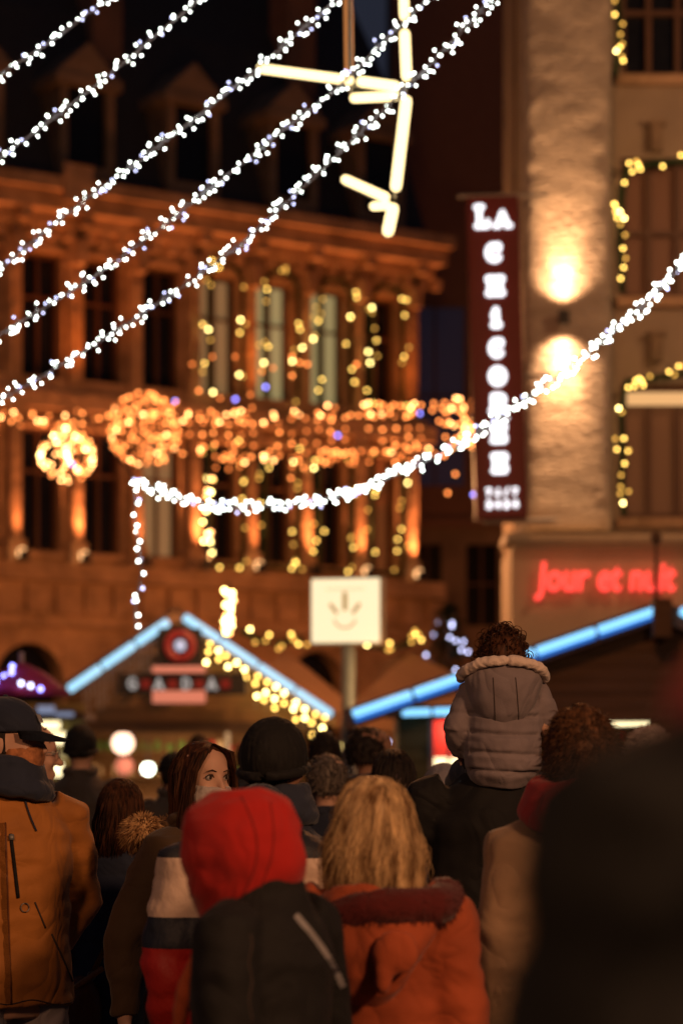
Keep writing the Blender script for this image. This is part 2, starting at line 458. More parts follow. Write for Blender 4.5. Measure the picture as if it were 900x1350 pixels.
# mansard roof, dormers, chimneys
bm = bm_()
prof = [(-.1, 13.1), (1.6, 17.2), (3.2, 19.6), (9, 19.6), (9, 13.1)]
a = [bm.verts.new((T0-.2, y, z)) for y, z in prof]; c_ = [bm.verts.new((T1+.2, y, z)) for y, z in prof]
bm.faces.new(a); bm.faces.new(c_[::-1])
for k in range(5):
    j = (k+1) % 5; bm.faces.new((a[k], a[j], c_[j], c_[k]))
roof = obj('roof', bm, M['slate'], hall)
for i, x in enumerate([-3.2, -.6, 1.9, 4.4, 6.9, 9.2]):
    bm = bm_(); box(bm, (x-.62, -.15, 13.3), (x-.45, 1.6, 15.2)); box(bm, (x+.45, -.15, 13.3), (x+.62, 1.6, 15.2))
    box(bm, (x-.45, -.15, 13.3), (x+.45, 1.6, 13.6)); box(bm, (x-.75, -.25, 15.2), (x+.75, 1.9, 15.4))
    prism(bm, [(x-.75, 15.4), (x+.75, 15.4), (x, 16.1)], -.2, 1.9)
    dm = obj('dormer', bm, M['stone_dark'], hall)
    bm = bm_(); box(bm, (x-.45, .0, 13.6), (x+.45, .04, 15.2)); obj('pane', bm, M['glass_dark'], dm)
for x in (-1.9, 3.1, 8.0):
    bm = bm_(); box(bm, (x-.35, 1.2, 15.2), (x+.35, 2.0, 21.2)); box(bm, (x-.42, 1.1, 21.2), (x+.42, 2.1, 21.4))
    obj('chimney', bm, M['brick'], roof)
# floodlights on the ledge
upl = bulbmesh('flood_lamp', .13, emit('flood_lamp', (1, .5, .2), 3.2))
for i, x in enumerate(PX[:9]):
    fl = thing('floodlight', 'small floodlight on the stone ledge shining up a column of the facade', 'floodlight', fw(x, -.55, 5.5), FANG, 'floodlights along the stone ledge')
    bm = bm_(); box(bm, (-.12, -.08, 0), (.12, .08, .05)); box(bm, (-.10, -.06, .05), (.10, -.02, .22)); obj('housing', bm, M['black_metal'], fl)
    if i in (0, 1, 3, 6, 7): inst(upl, 'lens', fl, (0, .04, .16), scale=.8)
    e = [150, 85, 95, 45, 130, 35, 95, 45, 110][i]
    lamp('facade_uplight', 'SPOT', fw(x, -.56, 5.84), e*5.2, (1, .29, .09), .10, fw(x, .0, 10), 62, .8)
for x in (-3, 1.5, 6, 9.5):
    lamp('upper_uplight', 'SPOT', fw(x, -1.1, 9.15), 150, (1, .21, .03), .3, fw(x, .2, 13.2), 120, 1)
# added fill light low on the stone storey, without a lantern
for x in (-1, 6):
    lamp('street_fill_light', 'POINT', fw(x, -6, 5.0), 470, (1, .29, .07), .4)

# ------------------------------------------------------------------ brick house in the gap
TB = thing('brick_townhouse', 'tall dark brick townhouse in the gap beside the pillar, barely lit', 'building', P(630, 1000, 62)*1 - V((0,0,CAM_Z)), 0)
bw = [(-1.15, .38, 4.7, 6.3), (0, .30, 4.7, 6.3), (1.1, .38, 4.7, 6.3)]
obj('wall', wall_with_holes(-2.2, 5, 4.3, 7.6, [(x, w_, 5.0, 7.1) for x, w_ in ((-1.3, .36), (0.1, .4), (1.5, .4))], 0, .4), M['stone_dark'], TB)
obj('wall', wall_with_holes(-2.2, 5, 7.6, 14, [(x, w_, 8.6, 13.2) for x, w_ in ((-1.1, .75), (1.2, .7))], 0, .4), M['brick'], TB)
bm = bm_(); box(bm, (-2.2, 0, 14), (5, .4, 26)); obj('wall', bm, M['brick'], TB)
bm = bm_(); box(bm, (-2.2, -.15, 7.5), (5, -.002, 7.75)); obj('string_course', bm, M['brick'], TB)
bm = bm_(); box(bm, (-2.2, .9, 0), (5, 8, 26)); obj('core_wall', bm, M['stone_dark'], TB)
obj('wall', wall_with_holes(-2.2, 5, 0, 4.3, [(-1.2, .8, 0, 3.4), (.9, .9, 0, 3.4)], 0, .4), M['stone'], TB)
for x, hw, za, zb, m in ((-1.3,.36,5.0,7.1,'glass_dark'), (.1,.4,5.0,7.1,'glass_dark'), (1.5,.4,5.0,7.1,'glass_dark'), (-1.1,.75,8.6,13.2,'win_dimblue'), (1.2,.7,8.6,13.2,'glass_dark'), (-1.2,.8,0,3.4,'win_amber'), (.9,.9,0,3.4,'win_warm')):
    bm = bm_(); box(bm, (x-.03, .12, za), (x+.03, .2, zb)); box(bm, (x-hw, .12, (za+zb)/2), (x-.03, .2, (za+zb)/2+.06)); box(bm, (x+.03, .12, (za+zb)/2), (x+hw, .2, (za+zb)/2+.06))
    wd = obj('window', bm, M['frame'], TB)
    bm = bm_(); box(bm, (x-hw, .21, za), (x+hw, .23, zb)); obj('pane', bm, M[m], wd)
lamp('street_fill_light', 'POINT', (3.4, 57, 3.6), 150, (1, .30, .08), .4)  # fill light at the foot of the townhouse, no lantern modelled

# ------------------------------------------------------------------ right building (restaurant)
D = 28.0
RB = thing('restaurant_building', 'restaurant corner building with a tall rough lit pillar and garlanded windows on its right', 'building', (2.08, D, 0), 0)
def rx(px, d=D): return (px-450)/F*d-2.08
def zz(py, d=D): return CAM_Z+(HOR-py)/F*d
# pillar with an uneven hand-trowelled surface
bm = bm_(); n = 150; z0_, z1_ = zz(702), 14.0
cols = 26; grid = []
for i in range(n+1):
    z = z0_+(z1_-z0_)*i/n; row = []
    for k in range(cols+1):
        q = k/cols; ang = PI*(q)
        # softened box section: squared-off half ellipse
        cx, sx = math.cos(ang), math.sin(ang)
        x = .51-.51*math.copysign(abs(cx)**.30, cx); y = -.34*abs(sx)**.30
        h = noise.noise(V((x*3.4, y*3, z*5.5)))*.014+noise.noise(V((x*8, y*8, z*15)))*.009+abs(noise.noise(V((x*1.5+z*.9, 4, z*1.2))))*.02
        row.append(bm.verts.new((x, y-h, z)))
    grid.append(row)
for i in range(n):
    for k in range(cols): bm.faces.new((grid[i][k], grid[i][k+1], grid[i+1][k+1], grid[i+1][k]))
bm.faces.new([grid[0][k] for k in range(cols+1)][::-1]); bm.faces.new([grid[-1][k] for k in range(cols+1)])
obj('pillar', bm, M['rough_plaster'], RB, smooth=True)
wy = .38
holes = [[(2.15, .95, zz(205), zz(65))]]
X0, X1 = .0, 7.0
# upper wall, three window rows in the photograph
wx0, wx1 = rx(818, D+wy), rx(1010, D+wy)
rows = [(zz(100, D+wy), zz(-140, D+wy)), (zz(392, D+wy), zz(208, D+wy)), (zz(683, D+wy), zz(505, D+wy))]
bm = bm_(); zlo = zz(702); zs = sorted([zlo, 14.0])
edges = [zlo]
for za, zb in rows[::-1]: edges += [za, zb]
box(bm, (0, wy, zlo), (wx0, wy+.35, 14)); box(bm, (wx1, wy, zlo), (X1, wy+.35, 14))
box(bm, (wx0, wy, zlo), (wx1, wy+.35, rows[2][0])); box(bm, (wx0, wy, rows[2][1]), (wx1, wy+.35, rows[1][0]))
box(bm, (wx0, wy, rows[1][1]), (wx1, wy+.35, rows[0][0])); box(bm, (wx0, wy, rows[0][1]), (wx1, wy+.35, 14))
obj('wall', bm, M['plaster2'], RB)
bm = bm_(); box(bm, (.001, 1.3, 0), (X1, 3.2, 14)); obj('core_wall', bm, M['stone_dark'], RB)
for i, (za, zb) in enumerate(rows):
    bm = bm_(); fx = .07; y0, y1 = wy+.10, wy+.2
    mid = (wx0+wx1)/2
    box(bm, (wx0, y0, za), (wx0+fx, y1, zb)); box(bm, (wx1-fx, y0, za), (wx1, y1, zb)); box(bm, (wx0+fx, y0, zb-fx), (wx1-fx, y1, zb)); box(bm, (wx0+fx, y0, za), (wx1-fx, y1, za+fx))
    for q in (.2, .4, .6, .8):
        x = wx0+(wx1-wx0)*q; box(bm, (x-.035, y0+.01, za+fx), (x+.035, y1-.01, zb-fx))
    if i < 2: box(bm, (wx0+fx, y0+.015, za+.75), (wx1-fx, y1-.015, za+.81))
    wd = obj('window', bm, M['frame'], RB)
    bm = bm_(); box(bm, (wx0+.01, y1+.01, za+.01), (wx1-.01, y1+.03, zb-.01))
    obj('pane', bm, M[('glass_dark', 'win_dimamber', 'win_warmdim')[i]], wd)
    bm = bm_(); box(bm, (wx0-.05, wy-.10, za-.12), (wx1+.05, wy-.002, za-.002)); obj('sill', bm, M['stone'], wd)
# bright strip blind / lit lintel of lowest window
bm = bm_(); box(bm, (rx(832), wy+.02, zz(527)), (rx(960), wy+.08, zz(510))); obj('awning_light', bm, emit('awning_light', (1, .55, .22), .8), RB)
for z in (zz(175), zz(455)):
    bm = bm_(); box(bm, (rx(862), wy-.14, z-.14), (rx(877), wy-.002, z+.16)); box(bm, (rx(858), wy-.17, z+.16), (rx(881), wy-.002, z+.21)); obj('wall_bracket', bm, M['stone_dark'], RB)
# ledge and shop fascia
bm = bm_(); box(bm, (-.22, -.62, zz(714, 27.4)), (X1, wy-.002, zz(703, 27.4))); box(bm, (-.12, -.52, zz(722, 27.4)), (X1, wy-.002, zz(714, 27.4))); obj('ledge', bm, M['frame_light'], RB)
bm = bm_(); box(bm, (-.14, -.45, 2.75), (X1, wy+.9, zz(722, 27.4))); obj('fascia', bm, M['plaster'], RB)
bm = bm_()
for x in (-.12, 1.7, 3.6, 5.4, 6.8): box(bm, (x, -.40, 0), (x+.18, -.2, 2.75))
box(bm, (-.12, -.38, 0), (6.9, -.24, .5)); obj('shopfront', bm, M['frame'], RB)
bm = bm_(); box(bm, (-.1, -.15, .3), (6.9, -.12, 2.75)); obj('shop_pane', bm, M['win_warm'], RB)
# wall lamp: up and down light
wl = thing('wall_lamp', 'small black box lamp on the rough pillar throwing light up and down', 'wall lamp', P(743, 418, D-.47))
bm = bm_(); bevelbox(bm, (-.06, -.04, -.08), (.06, .035, .08), .008); obj('housing', bm, M['black_metal'], wl)
bm = bm_(); box(bm, (-.02, .035, -.03), (.02, .135, .03)); obj('bracket', bm, M['black_metal'], wl)
p = P(743, 418, D-.47)
for s in (1, -1):
    lamp('pillar_lamp_up' if s > 0 else 'pillar_lamp_down', 'SPOT', p+V((0, .0, .10*s)), 520, (1, .50, .22), .03, p+V((0, .15, 1.6*s)), 48, 1)
    lamp('pillar_lamp_wash', 'SPOT', p+V((0, -.05, .10*s)), 190, (1, .52, .25), .05, p+V((0, .16, 2.2*s)), 118, 1)

# vertical illuminated sign
def poly_letters(bm, strokes, ox, oz, sx, sz, r, y0, y1):
    for k, (p, q) in enumerate(strokes):
        e = .0009*(k % 7)
        capsule2d(bm, (ox+p[0]*sx, oz+p[1]*sz), (ox+q[0]*sx, oz+q[1]*sz), r, y0-e, y1)
def arc(cx, cy, rx_, ry_, a0, a1, n=10):
    ps = [(cx+rx_*math.cos(math.radians(a0+(a1-a0)*k/n)), cy+ry_*math.sin(math.radians(a0+(a1-a0)*k/n))) for k in range(n+1)]
    return list(zip(ps, ps[1:]))
GL = {
 'L': [((.2,.0),(.2,1)), ((0,0),(.8,0)), ((.8,0),(.8,.22)), ((0,1),(.42,1))],
 'A': [((.08,0),(.5,1)), ((.5,1),(.92,0)), ((.25,.32),(.75,.32)), ((-.08,0),(.24,0)), ((.76,0),(1.08,0))],
 'C': arc(.5,.5,.46,.5,48,312,14)+[((.82,.78),(.82,1))],
 'H': [((.15,0),(.15,1)), ((.85,0),(.85,1)), ((.15,.5),(.85,.5)), ((-.02,0),(.32,0)), ((-.02,1),(.32,1)), ((.68,0),(1.02,0)), ((.68,1),(1.02,1))],
 'i': [((.5,0),(.5,.68)), ((.25,0),(.75,0)), ((.3,.68),(.5,.68)), ((.5,1),(.5,1.02))],
 'O': arc(.5,.5,.46,.5,0,360,18),
 'R': [((.15,0),(.15,1)), ((.15,1),(.6,1)), ((.15,.48),(.6,.48)), ((.5,.48),(.92,0)), ((-.02,0),(.32,0)), ((.8,0),(1.02,0))]+arc(.6,.74,.28,.26,-90,90,6),
 'E': [((.15,0),(.15,1)), ((0,0),(.85,0)), ((0,1),(.85,1)), ((.15,.5),(.65,.5)), ((.88,0),(.88,.22)), ((.88,1),(.88,.78))],
 'T': [((.5,0),(.5,1)), ((.05,1),(.95,1))],
 '2': arc(.5,.70,.38,.30,170,-35,8)+[((.81,.52),(.1,0)), ((.1,0),(.9,0))],
 '4': [((.7,0),(.7,1)), ((.7,1),(.08,.32)), ((.08,.32),(.95,.32))],
 '7': [((.1,1),(.9,1)), ((.9,1),(.35,0))],
 '/': [((.15,-.05),(.85,1.05))],
 'J': [((.7,1),(.7,.25))]+arc(.42,.25,.28,.27,0,-160,6),
 'G': arc(.5,.5,.46,.5,48,345,14)+[((.94,.42),(.55,.42))],
 'D': [((.15,0),(.15,1))]+arc(.3,.5,.6,.5,-90,90,10)+[((.15,0),(.3,0)), ((.15,1),(.3,1))],
}
SD = 26.6
sg = thing('vertical_shop_sign', 'tall dark red vertical sign with glowing white letters spelling LA CHICOREE', 'sign', P(655, 471, SD))
sg.rotation_euler = (0, math.radians(-1.6), 0)
k_ = SD/F
bm = bm_(); bevelbox(bm, (-.285, 0, -1.78), (.285, .16, 1.78), .015); obj('board', bm, M['red_board'], sg)
for z in (1.80, -.2, -1.80):
    bm = bm_(); loft(bm, [((-.38 if z > 1 else -.2, .08, z), .022, .022), ((.62, .08, z), .022, .022)], 10); obj('bracket', bm, M['grey_metal'], sg)
def signletter(ch, px, py, wpx, hpx, r=.034, dx=0):
    bm = bm_(); W = wpx*k_; H = hpx*k_
    # follow the sign's slight lean
    cxp = 650+(py-285)*.028
    poly_letters(bm, GL[ch], (px-650)*k_+ (0)*k_-W/2, (471-py)*k_-H/2, W, H, r, -.03, -.004)
    obj('letter', bm, M['letter'], sg)
signletter('L', 637, 285, 18, 25, .027); signletter('A', 662, 289, 18, 18, .023)
for ch, py, wp in (('C',333,17), ('H',377,17), ('i',419,14), ('C',459,15), ('O',496,17), ('R',532,17), ('E',571,16), ('E',611,16)):
    signletter(ch, 650, py, wp, 19 if ch not in 'CO' else 18, .035 if ch in 'HREi' else .034)
for row, py in (('7J/7', 649), ('2424', 665)):
    for i, ch in enumerate(row): signletter(ch, 634+i*11.5, py, 6.2, 8, .012)
bm = bm_(); capsule2d(bm, ((8)*k_, (471-555)*k_), ((12)*k_, (471-552)*k_), .010, -.03, -.004); obj('accent', bm, M['letter'], sg)

# red script sign as a bold text
def text_mesh(s, size, extrude, offset, shear=0):
    cu = bpy.data.curves.new('t', 'FONT'); cu.body = s; cu.size = size; cu.extrude = extrude; cu.offset = offset; cu.shear = shear; cu.resolution_u = 3
    cu.align_x = 'CENTER'; cu.align_y = 'CENTER'
    o = bpy.data.objects.new('t', cu); C.objects.link(o)
    dg = bpy.context.evaluated_depsgraph_get()
    me = bpy.data.meshes.new_from_object(o.evaluated_get(dg)); bpy.data.objects.remove(o)
    me.transform(Matrix.Rotation(PI/2, 4, 'X')); return me
ns = thing('red_lettering_sign', 'glowing red lettering reading Jour et nuit on the beige shop fascia', 'sign', P(799, 762, 27.4))
me = text_mesh('Jour et nuit', .46, .02, .010, .12); me.materials.append(M['neon'])
xs = [v.co.x for v in me.vertices]; wid = max(xs)-min(xs); me.transform(Matrix.Diagonal((186*27.4/F/wid, 1, 1, 1)))
o = bpy.data.objects.new('lettering', me); C.objects.link(o); o.parent = ns; o.location = (0, .03, 0)
bm = bm_()
for x in (-.72, -.2, .3, .72): box(bm, (x-.01, .045, -.02), (x+.01, .148, .0))
obj('fixing', bm, M['grey_metal'], ns)

# ------------------------------------------------------------------ unseen street light on the crowd and added fill lights
lamp('street_light_right', 'POINT', (5.5, -1.0, 5.6), 2000, (1, .50, .24), .5)
lamp('crowd_fill_left', 'POINT', (-2.8, -2.0, 5.2), 620, (1, .48, .22), .6)  # unseen fill behind the camera, evens the light on the crowd
lamp('square_fill_light', 'POINT', (1.0, 17.0, 6.6), 760, (1, .34, .10), .4)  # added fill over the square, no lamp hangs there
lamp('restaurant_wash', 'POINT', (6.5, 23.5, 8.5), 480, (1, .50, .22), .3)  # added light to brighten the restaurant wall and fascia
lamp('high_dark_facade', 'POINT', (-4, 38, 17.0), 28, (1, .45, .2), .4)

# ================================================================== LIGHT STRINGS
def white_string(ctrl, dens, spread, label, rad=.0056, group='white fairy light strings over the street', kinds=('b_white','b_white_dim'), wts=(.85,.15), cab='cable', name='fairy_light_string'):
    pts = [P(*c) for c in ctrl]
    base = pts[0].copy()
    t = thing(name, label, 'string lights', base, 0, group)
    L = sum((q-p).length for p, q in zip(pts, pts[1:])); n = max(8, int(L*14))
    cv = [p-base for p in catmull(pts, n)]
    bm = bm_(); tube(bm, cv, .0055, 5)
    nb = int(L*dens); bl = []
    for i in range(nb):
        s = (i+random.uniform(-.45, .45))/nb*n; s = min(max(s, 0), n-.001)
        k = int(s); p = cv[k].lerp(cv[k+1], s-k)
        a = random.uniform(0, 2*PI); r = spread*(.35+.65*random.random())
        tan = (cv[min(n, k+1)]-cv[k]).normalized()
        off = V((math.cos(a), .8*math.sin(a), 0)); up = tan.cross(V((0, 1, 0))).normalized()
        off = up*math.cos(a)*r+V((0, 1, 0))*math.sin(a)*r+tan*random.uniform(-.5, 1)*spread
        q = p+off
        tube(bm, [p, p.lerp(q, .55)+V((0, 0, .002)), q], [.0042, .0032, .0028], 4)
        bl.append(q)
    obj('cable', bm, M[cab], t)
    put_bulbs(t, bl, rad, kinds, wts)
    return t
DL = 12.6
white_string([(-60,140,DL),(0,97,DL),(70,52,DL),(140,-2,DL),(200,-45,DL)], 48, .036, 'topmost and shortest white light string, cutting the upper left corner')
white_string([(-60,250,DL),(0,206,DL),(60,163,DL),(150,93,DL),(215,38,DL),(268,-6,DL),(310,-45,DL)], 52, .036, 'second white light string from the top, crossing the dark roofs')
white_string([(-60,400,DL),(0,353,DL),(100,272,DL),(215,188,DL),(335,93,DL),(395,40,DL),(452,-8,DL),(500,-50,DL)], 62, .042, 'third white light string from the top, passing the left tip of the lit tube star')
white_string([(-60,480,DL),(0,440,DL),(80,392,DL),(165,335,DL),(300,230,DL),(380,165,DL),(440,120,DL),(500,60,DL),(570,-8,DL)], 66, .044, 'fourth white light string from the top, running behind the middle of the tube star')
white_string([(-60,565,DL),(0,527,DL),(65,490,DL),(130,450,DL),(280,350,DL),(380,265,DL),(500,150,DL),(575,75,DL),(650,-4,DL),(690,-45,DL)], 66, .044, 'fifth white light string from the top, reaching down to the lower left edge')
DS = 14.5
s6 = white_string([(178,632,DS+1),(210,648,DS+.9),(260,663,DS+.8),(320,667,DS+.6),(380,665,DS+.5),(440,655,DS+.3),(500,635,DS),(600,588,DS-.3),(700,520,DS-.6),(800,445,DS-1),(900,350,DS-1.4),(960,285,DS-1.6)], 80, .046, 'long sagging white light string running from the facade across the pillar', rad=.0075)
white_string([(178,634,DS+1),(179,690,DS+1),(186,750,DS+1),(178,800,DS+1),(180,830,DS+1)], 19, .03, 'short white light string dangling straight down from the end of the sagging one', rad=.0095, wts=(.75,.25))
bm = bm_(); tube(bm, [P(178,632,DS+1), P(120,560,24), P(60,500,40), fw(.3, -.2, 9.0)], .006, 5)
tag(obj('support_wire', bm, M['dark_cable']), 'thin dark wire holding the end of the sagging light string to the stone facade', 'wire')

# ------------------------------------------------------------------ hanging tube star
TD = 12.9
ts = thing('tube_light_star', 'hanging star of warm white light tubes in front of the dark roofs', 'light decoration', P(533, 115, TD))
def tubebar(a, b, r, m, name, dz=0, par=ts, base=P(533,115,TD), d1=TD, d2=TD):
    bm = bm_(); p, q = P(a[0], a[1], d1)-base, P(b[0], b[1], d2)-base
    u = (q-p).normalized()
    loft(bm, [(p-u*r*.0, r*.3, r*.3), (p+u*r*.3, r*.8, r*.8), (p+u*r, r, r), (q-u*r, r, r), (q-u*r*.3, r*.8, r*.8), (q, r*.3, r*.3)], 12)
    return obj(name, bm, M[m], par, smooth=True)
for a, b_, r in (((338,89),(466,106),.026), ((470,106),(527,114),.028), ((461,129),(526,126),.026), ((531,-40),(533,26),.026), ((533,38),(536,106),.028), ((536,126),(521,252),.030),
               ((450,234),(513,262),.026), ((487,272),(516,270),.024), ((519,268),(510,311),.032)):
    tubebar(a, b_, r, 'tube_warm', 'light_tube')
tubebar((458,-40), (460,97), .024, 'tube_amber', 'dim_tube', d1=TD+.1, d2=TD+.1)
bm = bm_()
bs = P(533,115,TD)
for a, b_ in (((533,-40),(534,120)), ((338,92),(530,122)), ((534,120),(520,262)), ((450,238),(516,272)), ((461,-40),(462,122)), ((516,272),(508,312))):
    tube(bm, [P(a[0], a[1], TD+.06)-bs, P(b_[0], b_[1], TD+.06)-bs], .012, 6)
obj('frame', bm, M['grey_metal'], ts)
bm = bm_(); tube(bm, [P(533,-38,TD+.06)-bs, P(533,-300,TD+.06)-bs], .004, 5); tube(bm, [P(461,-38,TD+.06)-bs, P(470,-300,TD+.06)-bs], .004, 5); obj('wire', bm, M['dark_cable'], ts)

# ------------------------------------------------------------------ orange light curtain across the facade
LD = 41.0
lc = thing('light_curtain', 'wide curtain of small orange lights strung across the street before the stone facade', 'string lights', P(0, 560, LD))
base = P(0, 560, LD); pts = []; kinds = []
bm = bm_()
def ccable(y0, y1, sag, x0, x1):
    a, c = P(x0, y0, LD), P(x1, y1, LD); out = []
    for i in range(41):
        s = i/40; p = a.lerp(c, s); p.z -= sag*4*s*(1-s)*.5; out.append(p-base)
    return out
top = ccable(548, 530, .25, -40, 640); low = ccable(600, 588, .2, 240, 640)
tube(bm, top, .012, 4); tube(bm, low, .01, 4)
for i in range(120):
    s = random.random()*.999; k = int(s*40); p = top[k].lerp(top[k+1], s*40-k); pts.append(p+V((random.uniform(-.05,.05), random.uniform(-.3,.3), random.uniform(-.13,.10)))); kinds.append(random.choices((0,1,2),(.5,.3,.2))[0])
for i in range(72):
    s = random.random()*.999; k = int(s*40); p = low[k].lerp(low[k+1], s*40-k); pts.append(p+V((0, random.uniform(-.3,.3), random.uniform(-.12,.12)))); kinds.append(random.choices((0,1,2),(.55,.38,.07))[0])
for i in range(34):         # drops
    s = (i+.5)/34*.999; k = int(s*40); p = top[k]
    Ld = random.uniform(.5, 1.25) if i > 12 else random.uniform(.1, .5)
    tube(bm, [p, p-V((0,0,Ld))], .006, 4)
    for q in range(int(Ld/.19)): pts.append(p-V((random.uniform(-.03,.03), random.uniform(-.1,.1), .12+q*.19+random.uniform(-.04,.04)))); kinds.append(random.choices((0,1,3),(.4,.59,.01))[0])
for px, py in ((253,480),(290,525),(330,520),(262,515),(310,470),(345,490),(360,485),(385,495),(385,470),(395,478),(405,480),(470,480),(232,530),(690,540),(682,548),(690,568),(692,585),(310,585),(280,470),(590,650),(600,625)):
    pts.append(P(px, py, LD)-base); kinds.append(random.choice((0,1)))
for px, py in ((231,529),(310,526),(350,510),(445,574),(624,652),(694,640),(95,612)):
    pts.append(P(px, py, LD)-base); kinds.append(3)
obj('cable', bm, M['dark_cable'], lc)
put_bulbs(lc, pts, .027, ('b_orange','b_orange_dim','b_orange_hot','b_blue'), None, kinds=kinds)
def lightball(px, py, rpx, n, d, mats, wts, label):
    c = P(px, py, d); t = thing('light_ball', label, 'light decoration', c); R = rpx*d/F
    ps = []; bm = bm_()
    for i in range(n):
        u = V((random.gauss(0,1), random.gauss(0,1), random.gauss(0,1))).normalized(); ps.append(u*R*random.uniform(.93,1.0))
    for k in range(6):
        a = PI*k/6; tube(bm, [V((math.cos(a)*math.cos(q), math.sin(a)*math.cos(q), math.sin(q)))*R*.95 for q in [2*PI*j/24 for j in range(25)]], .008, 4)
    for h in (-.5, 0, .5):
        r2 = math.sqrt(1-h*h); tube(bm, [V((math.cos(q)*r2, math.sin(q)*r2, h))*R*.95 for q in [2*PI*j/24 for j in range(25)]], .008, 4)
    tube(bm, [V((0,0,R*.95)), V((0,0,R*.95+.25))], .008, 4)
    obj('wire_frame', bm, M['dark_cable'], t); put_bulbs(t, ps, .027, mats, wts)
lightball(88, 600, 36, 112, LD-.5, ('b_gold','b_orange_hot','b_orange'), (.14,.36,.5), 'smaller, brightest wire ball of lights, pale gold, hanging at the left')
lightball(190, 565, 48, 165, LD-.2, ('b_orange','b_orange_dim','b_orange_hot'), (.5,.45,.05), 'larger dim orange wire ball of lights beside the bright gold one')
# star end of the curtain
st = thing('light_star', 'star shaped cluster of hot orange lights at the right end of the curtain', 'light decoration', P(618, 565, LD)); ps = []; bm = bm_()
for k in range(6):
    a = PI/2+k*PI/3+.3; R = .48
    tube(bm, [V((0,0,0)), V((math.cos(a)*R, 0, math.sin(a)*R))], .008, 4)
    for q in range(11): ps.append(V((math.cos(a)*R*q/10, random.uniform(-.1,.1), math.sin(a)*R*q/10))+V((random.uniform(-.04,.04),0,random.uniform(-.04,.04))))
obj('wire_frame', bm, M['dark_cable'], st); put_bulbs(st, ps, .027, ('b_orange','b_orange_hot'), (.6,.4))

# ------------------------------------------------------------------ garlands with yellow lights
def garland(path, per, label, group, rad=.027, fr=.12, mats=('b_gold','b_warm','b_warm_dim'), wts=(.2,.4,.4), jit=.13, name='fir_garland', tuftn=26):
    base = path[0].copy(); t = thing(name, label, 'garland', base, 0, group)
    pts = [p-base for p in path]; L = sum((q-p).length for p, q in zip(pts, pts[1:])); n = max(3, int(L/.25))
    cv = []
    for a, c in zip(pts, pts[1:]):
        m = max(1, int((c-a).length/.2))
        cv += [a.lerp(c, i/m) for i in range(m)]
    cv.append(pts[-1])
    bm = bm_(); tube(bm, cv, fr*.35, 6)
    for i in range(int(L*tuftn)):
        p = random.choice(cv)+V((random.uniform(-.1,.1),)*1+(0,0)) if False else random.choice(cv)
        j = V((random.gauss(0,1), random.gauss(0,1)-.3, random.gauss(0,1))).normalized()
        e = p+j*fr*random.uniform(.7,1.3)+V((random.uniform(-.08,.08),0,random.uniform(-.08,.08)))
        s = j.cross(V((0,0,1))).normalized()*fr*.12 if abs(j.z) < .95 else V((fr*.12,0,0))
        a1 = bm.verts.new(p+s); a2 = bm.verts.new(p-s); a3 = bm.verts.new(e); bm.faces.new((a1, a2, a3))
    obj('greenery', bm, M['needle'], t)
    ps = []
    for i in range(max(2, int(L*per))):
        s = random.random(); k = int(s*(len(cv)-1)*.999); p = cv[k].lerp(cv[k+1], random.random())
        ps.append(p+V((random.uniform(-jit,jit), -fr*random.uniform(.8,1.2), random.uniform(-jit,jit))))
    put_bulbs(t, ps, rad, mats, wts)
G1 = 'lit fir garlands on the stone facade windows'
ordn = ['rightmost', 'second from the right', 'third from the right', 'fourth from the right']
for i, x in enumerate(WX[:4]):
    za, zb = UP
    yy = -.30
    pth = [fw(x-.42, yy, za), fw(x-.42, yy, zb-.1), fw(x-.2, yy, zb+.2), fw(x+.2, yy, zb+.2), fw(x+.42, yy, zb-.1), fw(x+.42, yy, za)]
    garland(pth, 3.0, 'yellow lit garland round an upper facade window, '+ordn[i]+' of the upper row', G1, wts=(.2,.35,.45))
    za, zb = LO
    pth = [fw(x-.42, yy, zb), fw(x-.42, yy, za-.1), fw(x+.42, yy, za-.1), fw(x+.42, yy, zb)]
    garland(pth, 2.8, 'yellow lit garland round a lower facade window, '+ordn[i]+' of the lower row', G1, wts=(.1,.4,.5))
G2 = 'lit fir garlands on the restaurant windows'
def rwin(pts, label):
    garland([P(px, py, D+.15) for px, py in pts], 11, label, G2, rad=.018, fr=.10, mats=('b_gold','b_warm','b_warm_dim'), wts=(.12,.4,.48), jit=.09)
rwin([(808,-60),(814,0),(816,60),(810,100)], 'fir garland with lights hanging beside the top window, right of the pillar top')
rwin([(905,212),(860,215),(826,222),(818,260),(816,320),(820,385)], 'fir garland with lights round the middle window, right of the wall lamp')
rwin([(905,492),(860,498),(826,502),(818,540),(820,600),(818,640),(822,678)], 'fir garland with lights round the lowest window, above the red lettering')
G3 = 'lit fir garlands over the market roofs'
garland([P(px, py, 36) for px, py in ((318,832),(345,846),(370,848),(398,842))], 12, 'short lit fir garland over the roofs left of the square lantern', G3, rad=.024, jit=.1)
garland([P(px, py, 36) for px, py in ((482,850),(510,856),(535,850),(552,838))], 12, 'short lit fir garland over the roofs right of the square lantern', G3, rad=.024, jit=.1)
bm = bm_()
for px, z in ((318,832),(398,842),(482,850),(552,838)):
    pass
